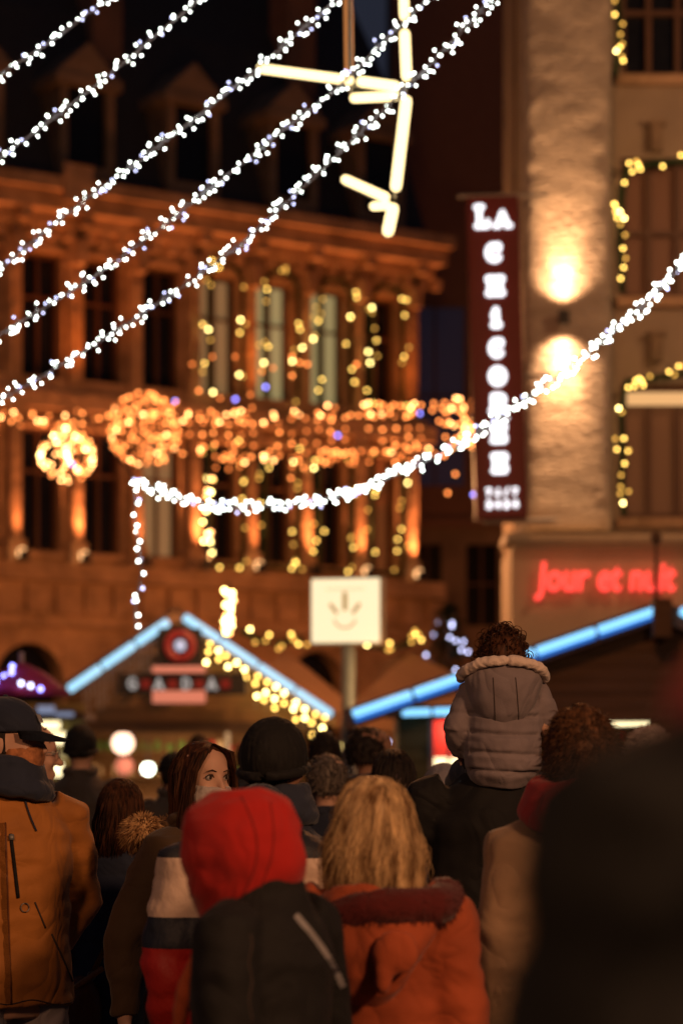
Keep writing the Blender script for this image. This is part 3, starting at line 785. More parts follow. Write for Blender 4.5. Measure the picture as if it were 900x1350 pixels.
# lit candle-like lantern ornaments
def ornament(px, py0, py1, d, label, n, mats, wts, rad=.03, wpx=7):
    t = thing('light_ornament', label, 'light decoration', P(px, py1, d)); b0 = P(px, py1, d); ps = []
    for i in range(n): ps.append(P(px+random.uniform(-wpx,wpx), random.uniform(py0, py1), d)+V((0,random.uniform(-.08,.08),0))-b0)
    bm = bm_(); tube(bm, [P(px, py1+6, d)-b0, P(px, py0-6, d)-b0], .02, 6)
    for s in (-1, 1): tube(bm, [P(px+s*wpx, py1, d)-b0, P(px+s*wpx*.7, (py0+py1)/2, d)-b0, P(px, py0-4, d)-b0], .01, 5)
    obj('frame', bm, M['dark_cable'], t); put_bulbs(t, ps, rad, mats, wts)
ornament(301, 775, 835, 37, 'upright candle shaped ornament of gold white lights above the left chalet roof', 34, ('b_gold','b_orange_hot'), (.7,.3))
ornament(274, 622, 750, 42, 'tall thin ornament of warm lights before a lit column of the stone facade', 16, ('b_gold','b_orange_hot'), (.7,.3), wpx=6)
# ================================================================== MARKET CHALETS
def led_bar(t, a, b_, r, m, y):
    """lit tube along a roof edge with dark clips between the segments"""
    a, b_ = V((a[0], y, a[1])), V((b_[0], y, b_[1])); L = (b_-a).length; n = max(2, round(L/.62))
    for i in range(n):
        p = a.lerp(b_, i/n); q = a.lerp(b_, (i+1)/n); u = (q-p).normalized()
        bm = bm_(); loft(bm, [(p+u*.012, r*.6, r*.6), (p+u*.03, r, r), (q-u*.03, r, r), (q-u*.012, r*.6, r*.6)], 10)
        obj('led_tube', bm, M[m], t, smooth=True)
def goods(bm_list, x0, x1, y, z, n, seed):
    pass
def chalet(name, label, loc, hl, hr, zl, zr, za, depth, wood, opening_z, wl_, wr_, ov=.16, counter=1.0):
    t = thing(name, label, 'market stall', loc)
    sl = (za-zl)/hl; sr = (za-zr)/hr
    f = lambda x: za+sl*x if x < 0 else za-sr*x
    bm = bm_()      # gable front of horizontal planks
    z = opening_z; ph = .14
    while z < za-.12:
        z2 = min(z+ph-.008, za-.1)
        xa = max(-wl_, -(za-.06-z2)/sl); xb = min(wr_, (za-.06-z2)/sr)
        if xb-xa > .1:
            xa0 = max(-wl_, -(za-.06-z)/sl); xb0 = min(wr_, (za-.06-z)/sr)
            prism(bm, [(xa0, z), (xb0, z), (xb, z2), (xa, z2)], 0, .03)
        z += ph
    prism(bm, [(-wl_, opening_z), (wr_, opening_z), (wr_, f(wr_)-.07), (0, za-.07), (-wl_, f(-wl_)-.07)], .032, .06)
    obj('gable', bm, M[wood], t)
    bm = bm_()
    for x in (-wl_, wr_-.1): box(bm, (x, .0, 0), (x+.1, .1, opening_z-.001)); box(bm, (x, depth-.1, 0), (x+.1, depth, opening_z-.001))
    obj('post', bm, M[wood], t)
    bm = bm_(); box(bm, (-wl_+.1, .02, 0), (wr_-.1, .06, counter)); obj('front_panel', bm, M[wood], t)
    bm = bm_(); box(bm, (-wl_-.05, -.28, counter), (wr_+.05, .5, counter+.05)); obj('counter', bm, M[wood], t)
    bm = bm_(); box(bm, (-wl_+.1, depth-.06, 0), (wr_-.1, depth, opening_z)); box(bm, (-wl_+.02, .1, 0), (-wl_+.06, depth-.1, opening_z)); box(bm, (wr_-.06, .1, 0), (wr_-.02, depth-.1, opening_z))
    obj('wall', bm, M[wood], t)
    bm = bm_(); th = .07
    prism(bm, [(-hl, zl), (0, za), (0, za+th), (-hl-.02, zl+th)], -ov, depth+.1); prism(bm, [(0, za), (hr, zr), (hr+.02, zr+th), (0, za+th)], -ov, depth+.1)
    r = obj('roof', bm, M['wood_dark'], t)
    bm = bm_(); prism(bm, [(-hl, zl-.14), (-.0, za-.14), (0, za-.002), (-hl, zl-.002)], -ov-.025, -ov+.01); prism(bm, [(0, za-.14), (hr, zr-.14), (hr, zr-.002), (0, za-.002)], -ov-.025, -ov+.01)
    obj('barge_board', bm, M[wood], t)
    bm = bm_(); box(bm, (-wl_-.05, -.09, opening_z-.14), (wr_+.05, -.002, opening_z+.0)); obj('beam', bm, M['wood_dark'], t)
    return t
# ---- left chalet
d1 = 32; k = d1/F; c1 = P(232, 808, d1)
ch = chalet('market_chalet', 'left wooden market chalet with pale blue tubes along its gable and a lettered board', (c1.x, d1, 0), 1.55, 2.12, zl:=c1.z-1.08, c1.z-1.40, c1.z, 2.4, 'wood', P(0,952,d1).z, 1.45, 1.9)
led_bar(ch, ((92-232)*k, P(0,911,d1).z), ((225-232)*k, P(0,820,d1).z), .055, 'led_ice', -.26)
led_bar(ch, ((243-232)*k, P(0,814,d1).z), ((438-232)*k, P(0,944,d1).z), .055, 'led_ice', -.26)
bm = bm_(); box(bm, ((158-232)*k, -.36, P(0,917,d1).z), ((325-232)*k, -.31, P(0,889,d1).z)); box(bm, ((211-232)*k, -.36, P(0,888.6,d1).z), ((268-232)*k, -.31, P(0,830,d1).z))
for x in (-.55, .55): box(bm, (x, -.309, P(0,905,d1).z), (x+.04, -.03, P(0,900,d1).z))
brd = obj('sign_board', bm, M['black_metal'], ch)
for i, (c_, px) in enumerate(zip('GADA', (178, 212, 248, 281))):
    bm = bm_(); poly_letters(bm, GL[c_], (px-232)*k-.055, P(0,909,d1).z, .11, .13, .016, -.385, -.362); obj('letter', bm, emit('letter_grey', (.8,.8,.78), .42) if i == 0 else bpy.data.materials['letter_grey'], brd)
for px in (195, 230, 265, 299):
    bm = bm_(); box(bm, ((px-6-232)*k, -.380, P(0,909,d1).z), ((px+6-232)*k, -.362, P(0,897,d1).z)); obj('red_square', bm, emit('letter_red', (.75,.03,.03), .10) if px == 195 else bpy.data.materials['letter_red'], brd)
for y0, y1 in ((880,888.5),(912,928)):
    bm = bm_(); bevelbox(bm, ((204-232)*k, -.44, P(0,y1,d1).z), ((273-232)*k, -.39, P(0,y0,d1).z), .01); obj('lit_bar', bm, M['pinkbar'], brd)
bm = bm_(); cz = P(0,853,d1).z; cxr = (240-232)*k
tube(bm, [V((cxr+.165*math.cos(q), -.39, cz+.165*math.sin(q))) for q in [2*PI*j/28 for j in range(29)]], .048, 8); obj('ring', bm, emit('ring_red', (.80,.05,.03), .22), brd)
bm = bm_(); ell(bm, (cxr, -.39, cz), .075, .03, .075); obj('hub', bm, emit('hub_white', (.75,.78,1), .7), brd)
# icicles of lights on both halves of the gable
def icicles(px0, y0, px1, y1, d, n, mats, wts, label, par_loc, lit_=True, rad=.024):
    t = thing('icicle_lights', label, 'string lights', par_loc); b0 = V(par_loc); bm = bm_(); ps = []
    a, c_ = P(px0, y0, d-.30)-b0, P(px1, y1, d-.30)-b0; tube(bm, [a, c_], .008, 4)
    for i in range(n):
        p = a.lerp(c_, (i+.5)/n); L = random.uniform(.15, .55); tube(bm, [p, p-V((0,0,L))], .005, 4)
        for q in range(max(1, int(L/.13))): ps.append(p-V((random.uniform(-.03,.03), .0, .09+q*.13+random.uniform(-.03,.03))))
    obj('cable', bm, M['cable'], t)
    put_bulbs(t, ps, rad, mats, wts)
icicles(268, 836, 432, 944, d1, 13, ('b_gold','b_warm'), (.6,.4), 'lit yellow icicle lights under the right slope of the left chalet', tuple(P(268,836,d1)))
icicles(108, 906, 212, 838, d1, 18, ('cable','b_white_dim'), (.97,.03), 'unlit icicle lights under the left slope of the left chalet', tuple(P(108,906,d1)), rad=.014)
# inside of the chalet: lamps and shelves of goods
def hanglamp(px, py, d, r, m, label, e, col, shade=True):
    t = thing('hanging_lamp', label, 'lamp', P(px, py, d))
    bm = bm_(); ell(bm, (0,0,0), r, r, r); obj('globe', bm, M[m], t, smooth=True)
    bm = bm_(); tube(bm, [V((0,0,r*.9)), V((0,0,r+.35))], .008, 5); loft(bm, [((0,0,r*.9), r*.45, r*.45), ((0,0,r*1.15), r*.3, r*.3)], 10); obj('cord', bm, M['black_metal'], t)
    lamp('stall_lamp', 'POINT', P(px, py, d-r-.1), e, col, r)
    return t
hanglamp(162, 980, d1+.5, .15, 'pinkglobe', 'big pinkish globe lamp inside the left chalet', 14, (1, .5, .3))
hanglamp(195, 1014, d1+.3, .085, 'whiteglobe', 'small brilliant white globe lamp low inside the left chalet', 6, (1, .9, .7))
hanglamp(164, 1010, d1+.9, .13, 'pinkbar', 'dim orange globe lamp under the pinkish one', 4, (1, .4, .2))
hanglamp(455, 985, d1-1, .06, 'b_gold', 'tiny gold lamp at the right corner of the left chalet', 8, (1, .7, .35))
random.seed(5)
def shelf(px0, px1, d, rowsz, label, mats, shm='wood', h=(.08,.2), glow=None):
    a = P(px0, 1000, d).x; b_ = P(px1, 1000, d).x
    t = thing('goods_shelf', label, 'shelf', ((a+b_)/2, d, 0)); w_ = (b_-a)/2
    bm = bm_()
    for z in rowsz: box(bm, (-w_, 0, z-.03), (w_, .28, z))
    for x in (-w_-.04, w_): box(bm, (x, 0, 0), (x+.04, .28, max(rowsz)+.3))
    box(bm, (-w_, .281, 0), (w_, .3, max(rowsz)+.3))
    obj('rack', bm, M[shm], t)
    for z in rowsz:
        x = -w_+.05
        while x < w_-.1:
            hh = random.uniform(*h); ww = random.uniform(.05,.11)
            bm = bm_()
            if random.random() < .5: bevelbox(bm, (x, .05, z+.001), (x+ww, .2, z+hh), .01)
            else: loft(bm, [((x+ww/2,.12,z+.001), ww*.35, ww*.35), ((x+ww/2,.12,z+hh*.5), ww*.5, ww*.5), ((x+ww/2,.12,z+hh*.8), ww*.3, ww*.3), ((x+ww/2,.12,z+hh), ww*.18, ww*.18)], 10)
            tag(obj('trinket', bm, M[random.choice(mats)], None, loc=((a+b_)/2, d, 0)), None, 'goods', 'small goods on the stall shelves')['label'] = 'small coloured item for sale standing on a stall shelf'
            x += ww+random.uniform(.02,.08)
    return t
M['g_red'] = cloth('goods_red', (.5,.03,.03)); M['g_cream'] = cloth('goods_cream', (.7,.55,.35)); M['g_green'] = cloth('goods_green', (.12,.22,.05)); M['g_blue'] = cloth('goods_blue', (.08,.1,.4))
shelf(100, 400, d1+1.9, (1.35, 1.7, 2.0), 'shelves of small goods on the back wall of the left chalet', ('g_red','g_cream','g_green','tan'))
lamp('stall_strip_light', 'AREA', (c1.x+.2, d1+.8, 2.0), 26, (1, .58, .28), 1.6, (c1.x+.2, d1+1.8, 1.6))

# ---- right chalet
d2 = 24; k = d2/F; c2 = P(866, 803, d2)
ch = chalet('market_chalet', 'right and nearer dark market chalet with bright blue tubes along its wide gable', (c2.x, d2, 0), 3.10, 3.10, c2.z-1.075, c2.z-1.075, c2.z, 3, 'wood_dark', P(0,934,d2).z, 1.75, 2.6, ov=.2)
led_bar(ch, ((463-866)*k, P(0,943,d2).z), ((862-866)*k, P(0,806,d2).z), .040, 'led_blue', -.30)
led_bar(ch, ((466-866)*k, P(0,951,d2).z), ((862-866)*k, P(0,814,d2).z), .020, 'led_fringe', -.27)  # added thin tube that gives the lit one its deep blue fringe
led_bar(ch, ((889-866)*k, P(0,807,d2).z), ((1270-866)*k, P(0,940,d2).z), .046, 'led_blue', -.30)
bm = bm_(); box(bm, (-.09, -.42, c2.z-.3), (.09, -.2, c2.z+.08)); loft(bm, [((-.05,-.3,c2.z+.08), .022, .022), ((-.05,-.3,c2.z+.62), .016, .016)], 8); ell(bm, (-.05,-.3,c2.z+.68), .055, .055, .07); obj('finial', bm, M['wood_dark'], ch)
hanglamp(832, 948, d2+.7, .10, 'b_gold', 'bright gold lamp under the opening of the right chalet', 22, (1, .62, .3))
bm = bm_(); bevelbox(bm, (-.21,-.04,-.10), (.2,.04,.10), .02)
t = thing('ceiling_light', 'bright cream light panel in the opening of the right chalet', 'lamp', P(829, 947, d2+.3)); obj('diffuser', bm, M['win_bright'], t)
bm = bm_(); box(bm, (-.22,.041,-.11), (.22,.06,.11)); tube(bm, [V((0,.05,.11)), V((0,.05,.5))], .01, 5); obj('casing', bm, M['black_metal'], t)
shelf(790, 960, d2+2, (1.2, 1.5, 1.75), 'shelves of goods inside the right chalet', ('g_red','g_cream','g_blue'))

# ---- olive stall between
d3 = 26.5; k = d3/F
c3 = P(560, 930, d3)
ol = thing('olive_stall', 'olive painted stall side wall with a lit window, between the two chalets', 'market stall', (P(525,0,d3).x, d3, 0))
W3 = (660-525)*k; zt = P(0,943,d3).z
bm = bm_(); wx_, wx2 = (571-525)*k, (612-525)*k; wz0, wz1 = P(0,1016,d3).z, P(0,950,d3).z
n_ = 12
for i in range(n_):
    z0 = zt*i/n_; z1 = zt*(i+1)/n_-.01
    for xa, xb in ((0, wx_), (wx2, W3)): box(bm, (xa, 0, z0), (xb, .04, z1))
    if z1 < wz0: box(bm, (wx_, 0, z0), (wx2, .04, z1))
box(bm, (wx_, .002, wz1), (wx2, .04, zt)); box(bm, (0, .041, 0), (wx_, .06, zt)); box(bm, (0, .06, 0), (.05, 2, zt)); box(bm, (W3-.05, .06, 0), (W3, 2, zt)); box(bm, (.05, 1.95, 0), (W3-.05, 2, zt))
obj('wall', bm, M['wood_olive'], ol)
bm = bm_(); box(bm, (wx_-.05, -.03, wz0-.05), (wx_, -.002, wz1+.05)); box(bm, (wx2, -.03, wz0-.05), (wx2+.05, -.002, wz1+.05)); box(bm, (wx_, -.03, wz1), (wx2, -.002, wz1+.05)); box(bm, (wx_, -.08, wz0-.05), (wx2, -.002, wz0)); box(bm, ((wx_+wx2)/2-.015, -.03, wz0), ((wx_+wx2)/2+.015, -.002, wz1))
fr = obj('window_frame', bm, M['fleece'], ol)
bm = bm_(); box(bm, (wx_, .3, wz0), (wx2, .32, wz1)); obj('red_curtain', bm, M['g_red'], ol)
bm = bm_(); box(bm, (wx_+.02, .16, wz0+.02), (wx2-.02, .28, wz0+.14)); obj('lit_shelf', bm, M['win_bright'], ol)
bm = bm_(); prism(bm, [(-.12, zt), (W3+.1, zt), (W3+.1, zt+.1), (-.12, zt+.1)], -.25, 2.1); obj('roof', bm, M['wood_dark'], ol)
led_bar(ol, (.02, zt+.02), (W3*.62, zt+.04), .04, 'led_blue', -.30)
lamp('stall_lamp', 'POINT', (P(592,0,d3).x, d3+.15, wz1-.1), 7, (1,.6,.35), .05)
lamp('olive_wall_light', 'POINT', (P(540,0,d3).x-.3, d3-1.8, 2.6), 16, (1,.66,.28), .12)

# ---- far left stall with lit signs
d4 = 30; k = d4/F
fl = thing('lit_stall', 'far left stall with glowing yellow panels seen past the capped man', 'market stall', (P(40,0,d4).x, d4, 0))
bm = bm_(); box(bm, (-1.6, .5, 0), (.62, .56, 2.3)); box(bm, (-1.6, -.1, .0), (.62, .5, .95)); obj('wall', bm, M['wood_olive'], fl)
bm = bm_(); prism(bm, [(-1.8, 2.08), (.72, 2.08), (.72, 2.16), (-1.8, 2.30)], -.5, .9); obj('roof', bm, M['wood_dark'], fl)
for (x0,y0,x1,y1,m) in ((57,966,92,981,'win_bright'),(60,988,86,1001,'win_yellow'),(60,1006,80,1024,'win_bright'),(50,951,76,962,'win_bright')):
    bm = bm_(); bevelbox(bm, ((x0-40)*k, .2, P(0,y1,d4).z), ((x1-40)*k, .26, P(0,y0,d4).z), .01); obj('lit_panel', bm, M[m], fl)
bm = bm_()
for x0 in (57, 92): box(bm, ((x0-40)*k-.01, .27, .95), ((x0-40)*k+.01, .31, 2.08))
obj('panel_rail', bm, M['black_metal'], fl)

# ---- purple parasol
d5 = 21
pp = thing('purple_parasol', 'purple market parasol with a few blue lights on its canopy at the far left', 'parasol', (P(28,0,d5).x, d5, 0))
z0 = P(0,912,d5).z; z1 = P(0,872,d5).z
bm = bm_(); n = 8; R = .42
ap = bm.verts.new((0,0,z1)); ap2 = bm.verts.new((0,0,z1-.02)); ring=[]; ring2=[]
for i in range(n*4):
    a = 2*PI*i/(n*4); sc_ = 1-.06*abs(math.sin(a*n/2)); ring.append(bm.verts.new((R*sc_*math.cos(a), R*sc_*math.sin(a), z0+.02*abs(math.sin(a*n/2))))); ring2.append(bm.verts.new((R*sc_*.98*math.cos(a), R*sc_*.98*math.sin(a), z0-.04)))
mid = []
for i in range(n*4):
    a = 2*PI*i/(n*4); mid.append(bm.verts.new((R*.5*math.cos(a), R*.5*math.sin(a), z0+(z1-z0)*.62)))
for i in range(n*4):
    j = (i+1) % (n*4); bm.faces.new((ap, mid[i], mid[j])); bm.faces.new((mid[i], ring[i], ring[j], mid[j])); bm.faces.new((ring[i], ring2[i], ring2[j], ring[j])); bm.faces.new((ap2, ring2[j], ring2[i]))
obj('canopy', bm, M['purple'], pp)
bm = bm_(); loft(bm, [((0,0,0), .25, .25), ((0,0,.06), .25, .25)], 16); loft(bm, [((0,0,.06), .025, .025), ((0,0,z1+.08), .022, .022)], 8); obj('pole', bm, M['grey_metal'], pp)
pb = []
for x, y in ((20,888),(36,903),(2,901),(21,880),(48,906),(60,910),(10,893)):
    q = P(x, y, d5)-V((P(28,0,d5).x, d5, 0)); pb.append(V((q.x, -math.sqrt(max(0, R*R-q.x*q.x))*(.55 if y < 895 else .97), q.z+.0)))
put_bulbs(pp, pb, .022, ('b_blue','b_white_dim'), (.7,.3))
lamp('parasol_glow', 'POINT', P(28,900,d5-.9)+V((0,0,.2)), 3.0, (.7,.15,.5), .1)
t = thing('stall_valance', 'pale bluish lit strip above the yellow panels', 'light', P(60,936,d4-.6)); bm = bm_(); bevelbox(bm, (-.10,-.03,-.05), (.11,.03,.05), .015); bevelbox(bm, (.12,-.03,-.08), (.34,.03,-.03), .01); obj('diffuser', bm, emit('strip_blue', (.42,.50,.75), .45), t)
bm = bm_(); box(bm, (-.12,.031,-.03), (.36,.05,.0)); obj('rail', bm, M['black_metal'], t)

# ---- canvas tents behind
def tent(px0, px1, pya, pye, d, label, depth=3.2, apx=None):
    x0, x1 = P(px0,0,d).x, P(px1,0,d).x; xa = P(apx,0,d).x if apx else (x0+x1)/2; za, ze = P(0,pya,d).z, P(0,pye,d).z
    t = thing('market_tent', label, 'tent', (xa, d, 0)); hw0, hw1 = xa-x0, x1-xa; n = 10
    bm = bm_(); g_ = []
    for i in range(n+1):
        u = i/n; s = u**.8          # from the ridge outwards, slightly sagging
        zc = za-(za-ze)*(u**.85)
        g_.append([bm.verts.new(p) for p in ((-hw0*s, depth/2-depth/2*s, zc), (hw1*s, depth/2-depth/2*s, zc), (hw1*s, depth/2+depth/2*s, zc), (-hw0*s, depth/2+depth/2*s, zc))])
    for i in range(n):
        for q in range(4):
            j = (q+1) % 4
            try: bm.faces.new((g_[i][q], g_[i+1][q], g_[i+1][j], g_[i][j]))
            except ValueError: pass
    bmesh.ops.remove_doubles(bm, verts=bm.verts[:], dist=.001)
    obj('canopy', bm, M['canvas'], t)
    for x, y in ((-hw0,0),(hw1,0),(hw1,depth),(-hw0,depth)):
        bm = bm_(); box(bm, (x-.03,y-.03,0),(x+.03,y+.03,ze)); obj('pole', bm, M['grey_metal'], t)
    bm = bm_(); box(bm, (-hw0,-.01,ze-.25),(hw1,.01,ze-.001)); box(bm, (-hw0,.01,ze-.25),(-hw0+.02,depth,ze-.002)); box(bm, (hw1-.02,.01,ze-.25),(hw1,depth,ze-.002)); obj('valance', bm, M['canvas'], t)
tent(300, 470, 852, 935, 33.5, 'brown canvas tent roof left of the square lantern pole', apx=372)
tent(452, 700, 855, 940, 34.5, 'wider brown canvas tent roof right of the square lantern pole', apx=545)
tent(560, 860, 838, 930, 37.5, 'brown canvas tent roof farthest back behind the child', apx=705)

lamp('tent_fill_light', 'POINT', (0.3, 30.2, 5.0), 420, (1, .42, .16), .3)  # both added to brighten the brown tent roofs, without a lamp
lamp('tent_fill_light', 'POINT', (-1.2, 30.0, 5.0), 260, (1, .42, .16), .3)
# ---- christmas tree behind tents
d6 = 39
tr = thing('christmas_tree', 'fir tree with bluish white lights behind the canvas tents left of the child', 'tree', (P(592,0,d6).x, d6, 0))
zt_ = P(0,795,d6).z
bm = bm_(); loft(bm, [((0,0,0), .12,.12), ((0,0,zt_*.6), .08,.08), ((0,0,zt_-.1), .02,.02)], 8); obj('trunk', bm, M['wood_dark'], tr)
bm = bm_(); random.seed(3)
for i in range(2600):
    h = random.random()**1.4; z = .8+(zt_-.8)*h; R = (1-h)*1.35+.05; a = random.uniform(0, 2*PI); r = R*random.uniform(.25,1)
    p = V((r*math.cos(a), r*math.sin(a), z)); o_ = V((math.cos(a), math.sin(a), -.35+random.uniform(-.3,.3)))*random.uniform(.1,.24); s = V((-math.sin(a), math.cos(a), random.uniform(-.4,.4)))*.028
    bm.faces.new((bm.verts.new(p-s), bm.verts.new(p+s), bm.verts.new(p+o_)))
obj('crown', bm, M['needle'], tr)
ps = []
for i in range(80):
    h = random.random()**1.2*.95; z = .9+(zt_-.9)*h; R = (1-h)*1.35+.05; a = random.uniform(PI, 2*PI); ps.append(V((R*math.cos(a), R*math.sin(a), z)))
put_bulbs(tr, ps, .024, ('b_white_dim','cable'), (.6,.4))

# ---- square lantern sign on a pole
d7 = 25; k = d7/F; X7 = P(459,0,d7).x
sl_ = thing('square_lantern', 'glowing square box lantern with a rayed emblem on a pole', 'street lamp', (X7, d7, 0), math.radians(-14))
zc = P(0,806,d7).z; h = 42*k
bm = bm_(); bevelbox(bm, (-.36,-.14,zc-h), (.36,-.10,zc+h), .012); obj('lit_face', bm, M['lightbox'], sl_)
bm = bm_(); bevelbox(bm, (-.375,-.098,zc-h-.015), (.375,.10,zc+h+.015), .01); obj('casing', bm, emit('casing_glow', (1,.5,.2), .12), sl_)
bm = bm_()
for (p, q, r) in (((0,.02),(0,.17),.026), ((-.09,-.02),(-.15,.06),.020), ((.09,-.02),(.15,.06),.020), ((-.2,.22),(.2,.22),.004)):
    capsule2d(bm, (p[0], zc+p[1]), (q[0], zc+q[1]), r, -.152, -.142)
poly_letters(bm, arc(0, 0, 1, 1, 200, 340, 8), 0, zc-.06, .12, .12, .010, -.151, -.142)
obj('emblem', bm, M['emblem'], sl_)
bm = bm_(); loft(bm, [((0,0,0), .11,.11), ((0,0,.9), .11,.11), ((0,0,.95), .075,.075), ((0,0,zc-h-.02), .07,.07)], 16); obj('pole', bm, M['grey_metal'], sl_, smooth=True)
# ================================================================== PEOPLE
def hand(bm, wrist, dirv, palm_n, s, side, curl=.5):
    """palm, four unequal fingers with bends and a thumb from the side of the palm"""
    d = dirv.normalized(); n = (palm_n-palm_n.dot(d)*d).normalized(); u = d.cross(n)*side
    loft(bm, [(wrist-d*.02*s, .026*s, .018*s), (wrist+d*.02*s, .030*s, .017*s), (wrist+d*.06*s, .040*s, .016*s), (wrist+d*.088*s, .040*s, .014*s)], 12, ref=u)
    for i, (off, L) in enumerate(((.030,.070),(.010,.078),(-.010,.072),(-.029,.056))):
        p = wrist+d*.08*s+u*off*s; pts = [p-d*.01*s]; a = 0
        for j, fr in enumerate((.45,.32,.23)):
            a += curl*(.35, .75, .6)[j]; v = d*math.cos(a)+n*math.sin(a); p = p+v*L*fr*s*1.05; pts.append(p)
        tube(bm, pts, [.0095*s, .0092*s, .0085*s, .0068*s], 8)
    p = wrist+d*.025*s+u*.028*s; v = (d*.62+u*.70+n*.25).normalized(); q = p+v*.038*s; v2 = (d*.85+u*.25+n*.45).normalized()
    tube(bm, [p, q, q+v2*.03*s], [.0125*s, .0105*s, .0080*s], 8)
ARMS = {   # elbow, wrist relative to the shoulder, for the side +1 (x outward)
 'down':   ((.05,-.03,-.29), (.055,.05,-.545)),
 'pocket': ((.10,-.07,-.27), (-.05,.02,-.42)),
 'hold':   ((.13,.02,-.235), (-.06,.11,-.03)),
 'front':  ((.06,.00,-.28), (-.06,.22,-.30)),
}
def head_bm(face=True, detail=.0075):
    """head round its own centre, looking along +y"""
    bm = bm_()
    loft(bm, [((0,.045,-.112), .022,.026), ((0,.040,-.103), .036,.042), ((0,.025,-.085), .050,.062), ((0,.010,-.055), .061,.080), ((0,.0,-.02), .067,.090), ((0,-.003,.02), .072,.096), ((0,-.008,.055), .074,.096), ((0,-.012,.085), .064,.082), ((0,-.013,.108), .042,.054), ((0,-.013,.118), .016,.02)], 20)
    ell(bm, (0,-.045,.01), .066,.062,.078)                          # back of the skull
    loft(bm, [((0,.088,.022), .006,.006), ((0,.101,-.008), .0095,.011), ((0,.112,-.030), .015,.014), ((0,.098,-.040), .011,.008)], 10, ref=V((1,0,0)))
    ell(bm, (0,.082,-.066), .021,.014,.010); ell(bm, (0,.070,-.098), .020,.018,.014)
    ell(bm, (0,.083,.033), .048,.012,.010)
    for s in (-1, 1):
        ell(bm, (s*.074,-.008,-.012), .008,.020,.032, Matrix.Rotation(-.35*s, 3, 'Z')); ell(bm, (s*.038,.066,-.025), .022,.016,.016)
    loft(bm, [((0,-.02,-.19), .056,.058), ((0,-.015,-.12), .054,.056), ((0,-.008,-.06), .052,.056)], 16)
    b = fuse(bm, detail, 2)
    for v in b.verts:           # eye sockets
        for s in (-1, 1):
            q = v.co-V((s*.031,.088,.010)); r = math.sqrt((q.x/.019)**2+(q.y/.03)**2+(q.z/.012)**2)
            if r < 1: v.co.y -= .010*(1-r)**.8
    return b
def eyes(par, at, m, blink=False):
    for s in (-1, 1):
        bm = bm_(); ell(bm, at+m@V((s*.031,.0745,.010)), .0112,.0112,.0100, seg=16); e = obj('eye', bm, M['eye_white'], par, smooth=True)
        bm = bm_(); ell(bm, at+m@V((s*.031,.0822,.010)), .0070,.0045,.0070, m.to_3x3() if hasattr(m,'to_3x3') else None, seg=14); obj('iris', bm, M['iris'], e, smooth=True)
        bm = bm_(); tube(bm, [at+m@V((s*(.031-.0145),.0845,.0085)), at+m@V((s*.027,.0885,.0190)), at+m@V((s*.037,.0865,.0192)), at+m@V((s*(.031+.0150),.0765,.0100))], [.0012,.0022,.0022,.0014], 6); obj('upper_eyelid', bm, M['brow'], e, smooth=True)
def hairlocks(bm, c, m, n, zlen, r=.0045, spread=1.0, seed=1, back_only=False, drop=(.2,.4), rx=.083, ry=.100, rz=.118, wave=.01, flare=.02, front=.35):
    """strands of hair falling from the crown over the skull"""
    rnd = random.Random(seed)
    for i in range(n):
        a = rnd.uniform(0, 2*PI)
        fwd = math.sin(a)
        if fwd > front: continue
        L = rnd.uniform(*drop); pts = []; rr = []; ph = rnd.uniform(0, 6); w1 = rnd.uniform(.3, 1)*wave
        k0 = rnd.uniform(.12, .5); jit = rnd.uniform(.99, 1.06); steps = 9
        for j in range(steps):
            u = j/(steps-1)
            if u < .45:
                th = PI/2*(k0+(1-k0)*u/.45); x = math.sin(th)*math.cos(a)*rx; y = math.sin(th)*math.sin(a)*ry-.012; z = math.cos(th)*rz
            else:
                q = (u-.45)/.55; x = math.cos(a)*(rx+flare*math.sin(q*2.2)); y = math.sin(a)*(ry+flare*.6*math.sin(q*2.2))-.012; z = -L*q
            x += w1*math.sin(u*7+ph); y += w1*math.cos(u*6+ph*1.3)
            pts.append(c+m@(V((x*jit, y*jit, z)))); rr.append(r*(1 if u < .8 else 1-(u-.8)*3.2))
        tube(bm, pts, rr, 5)
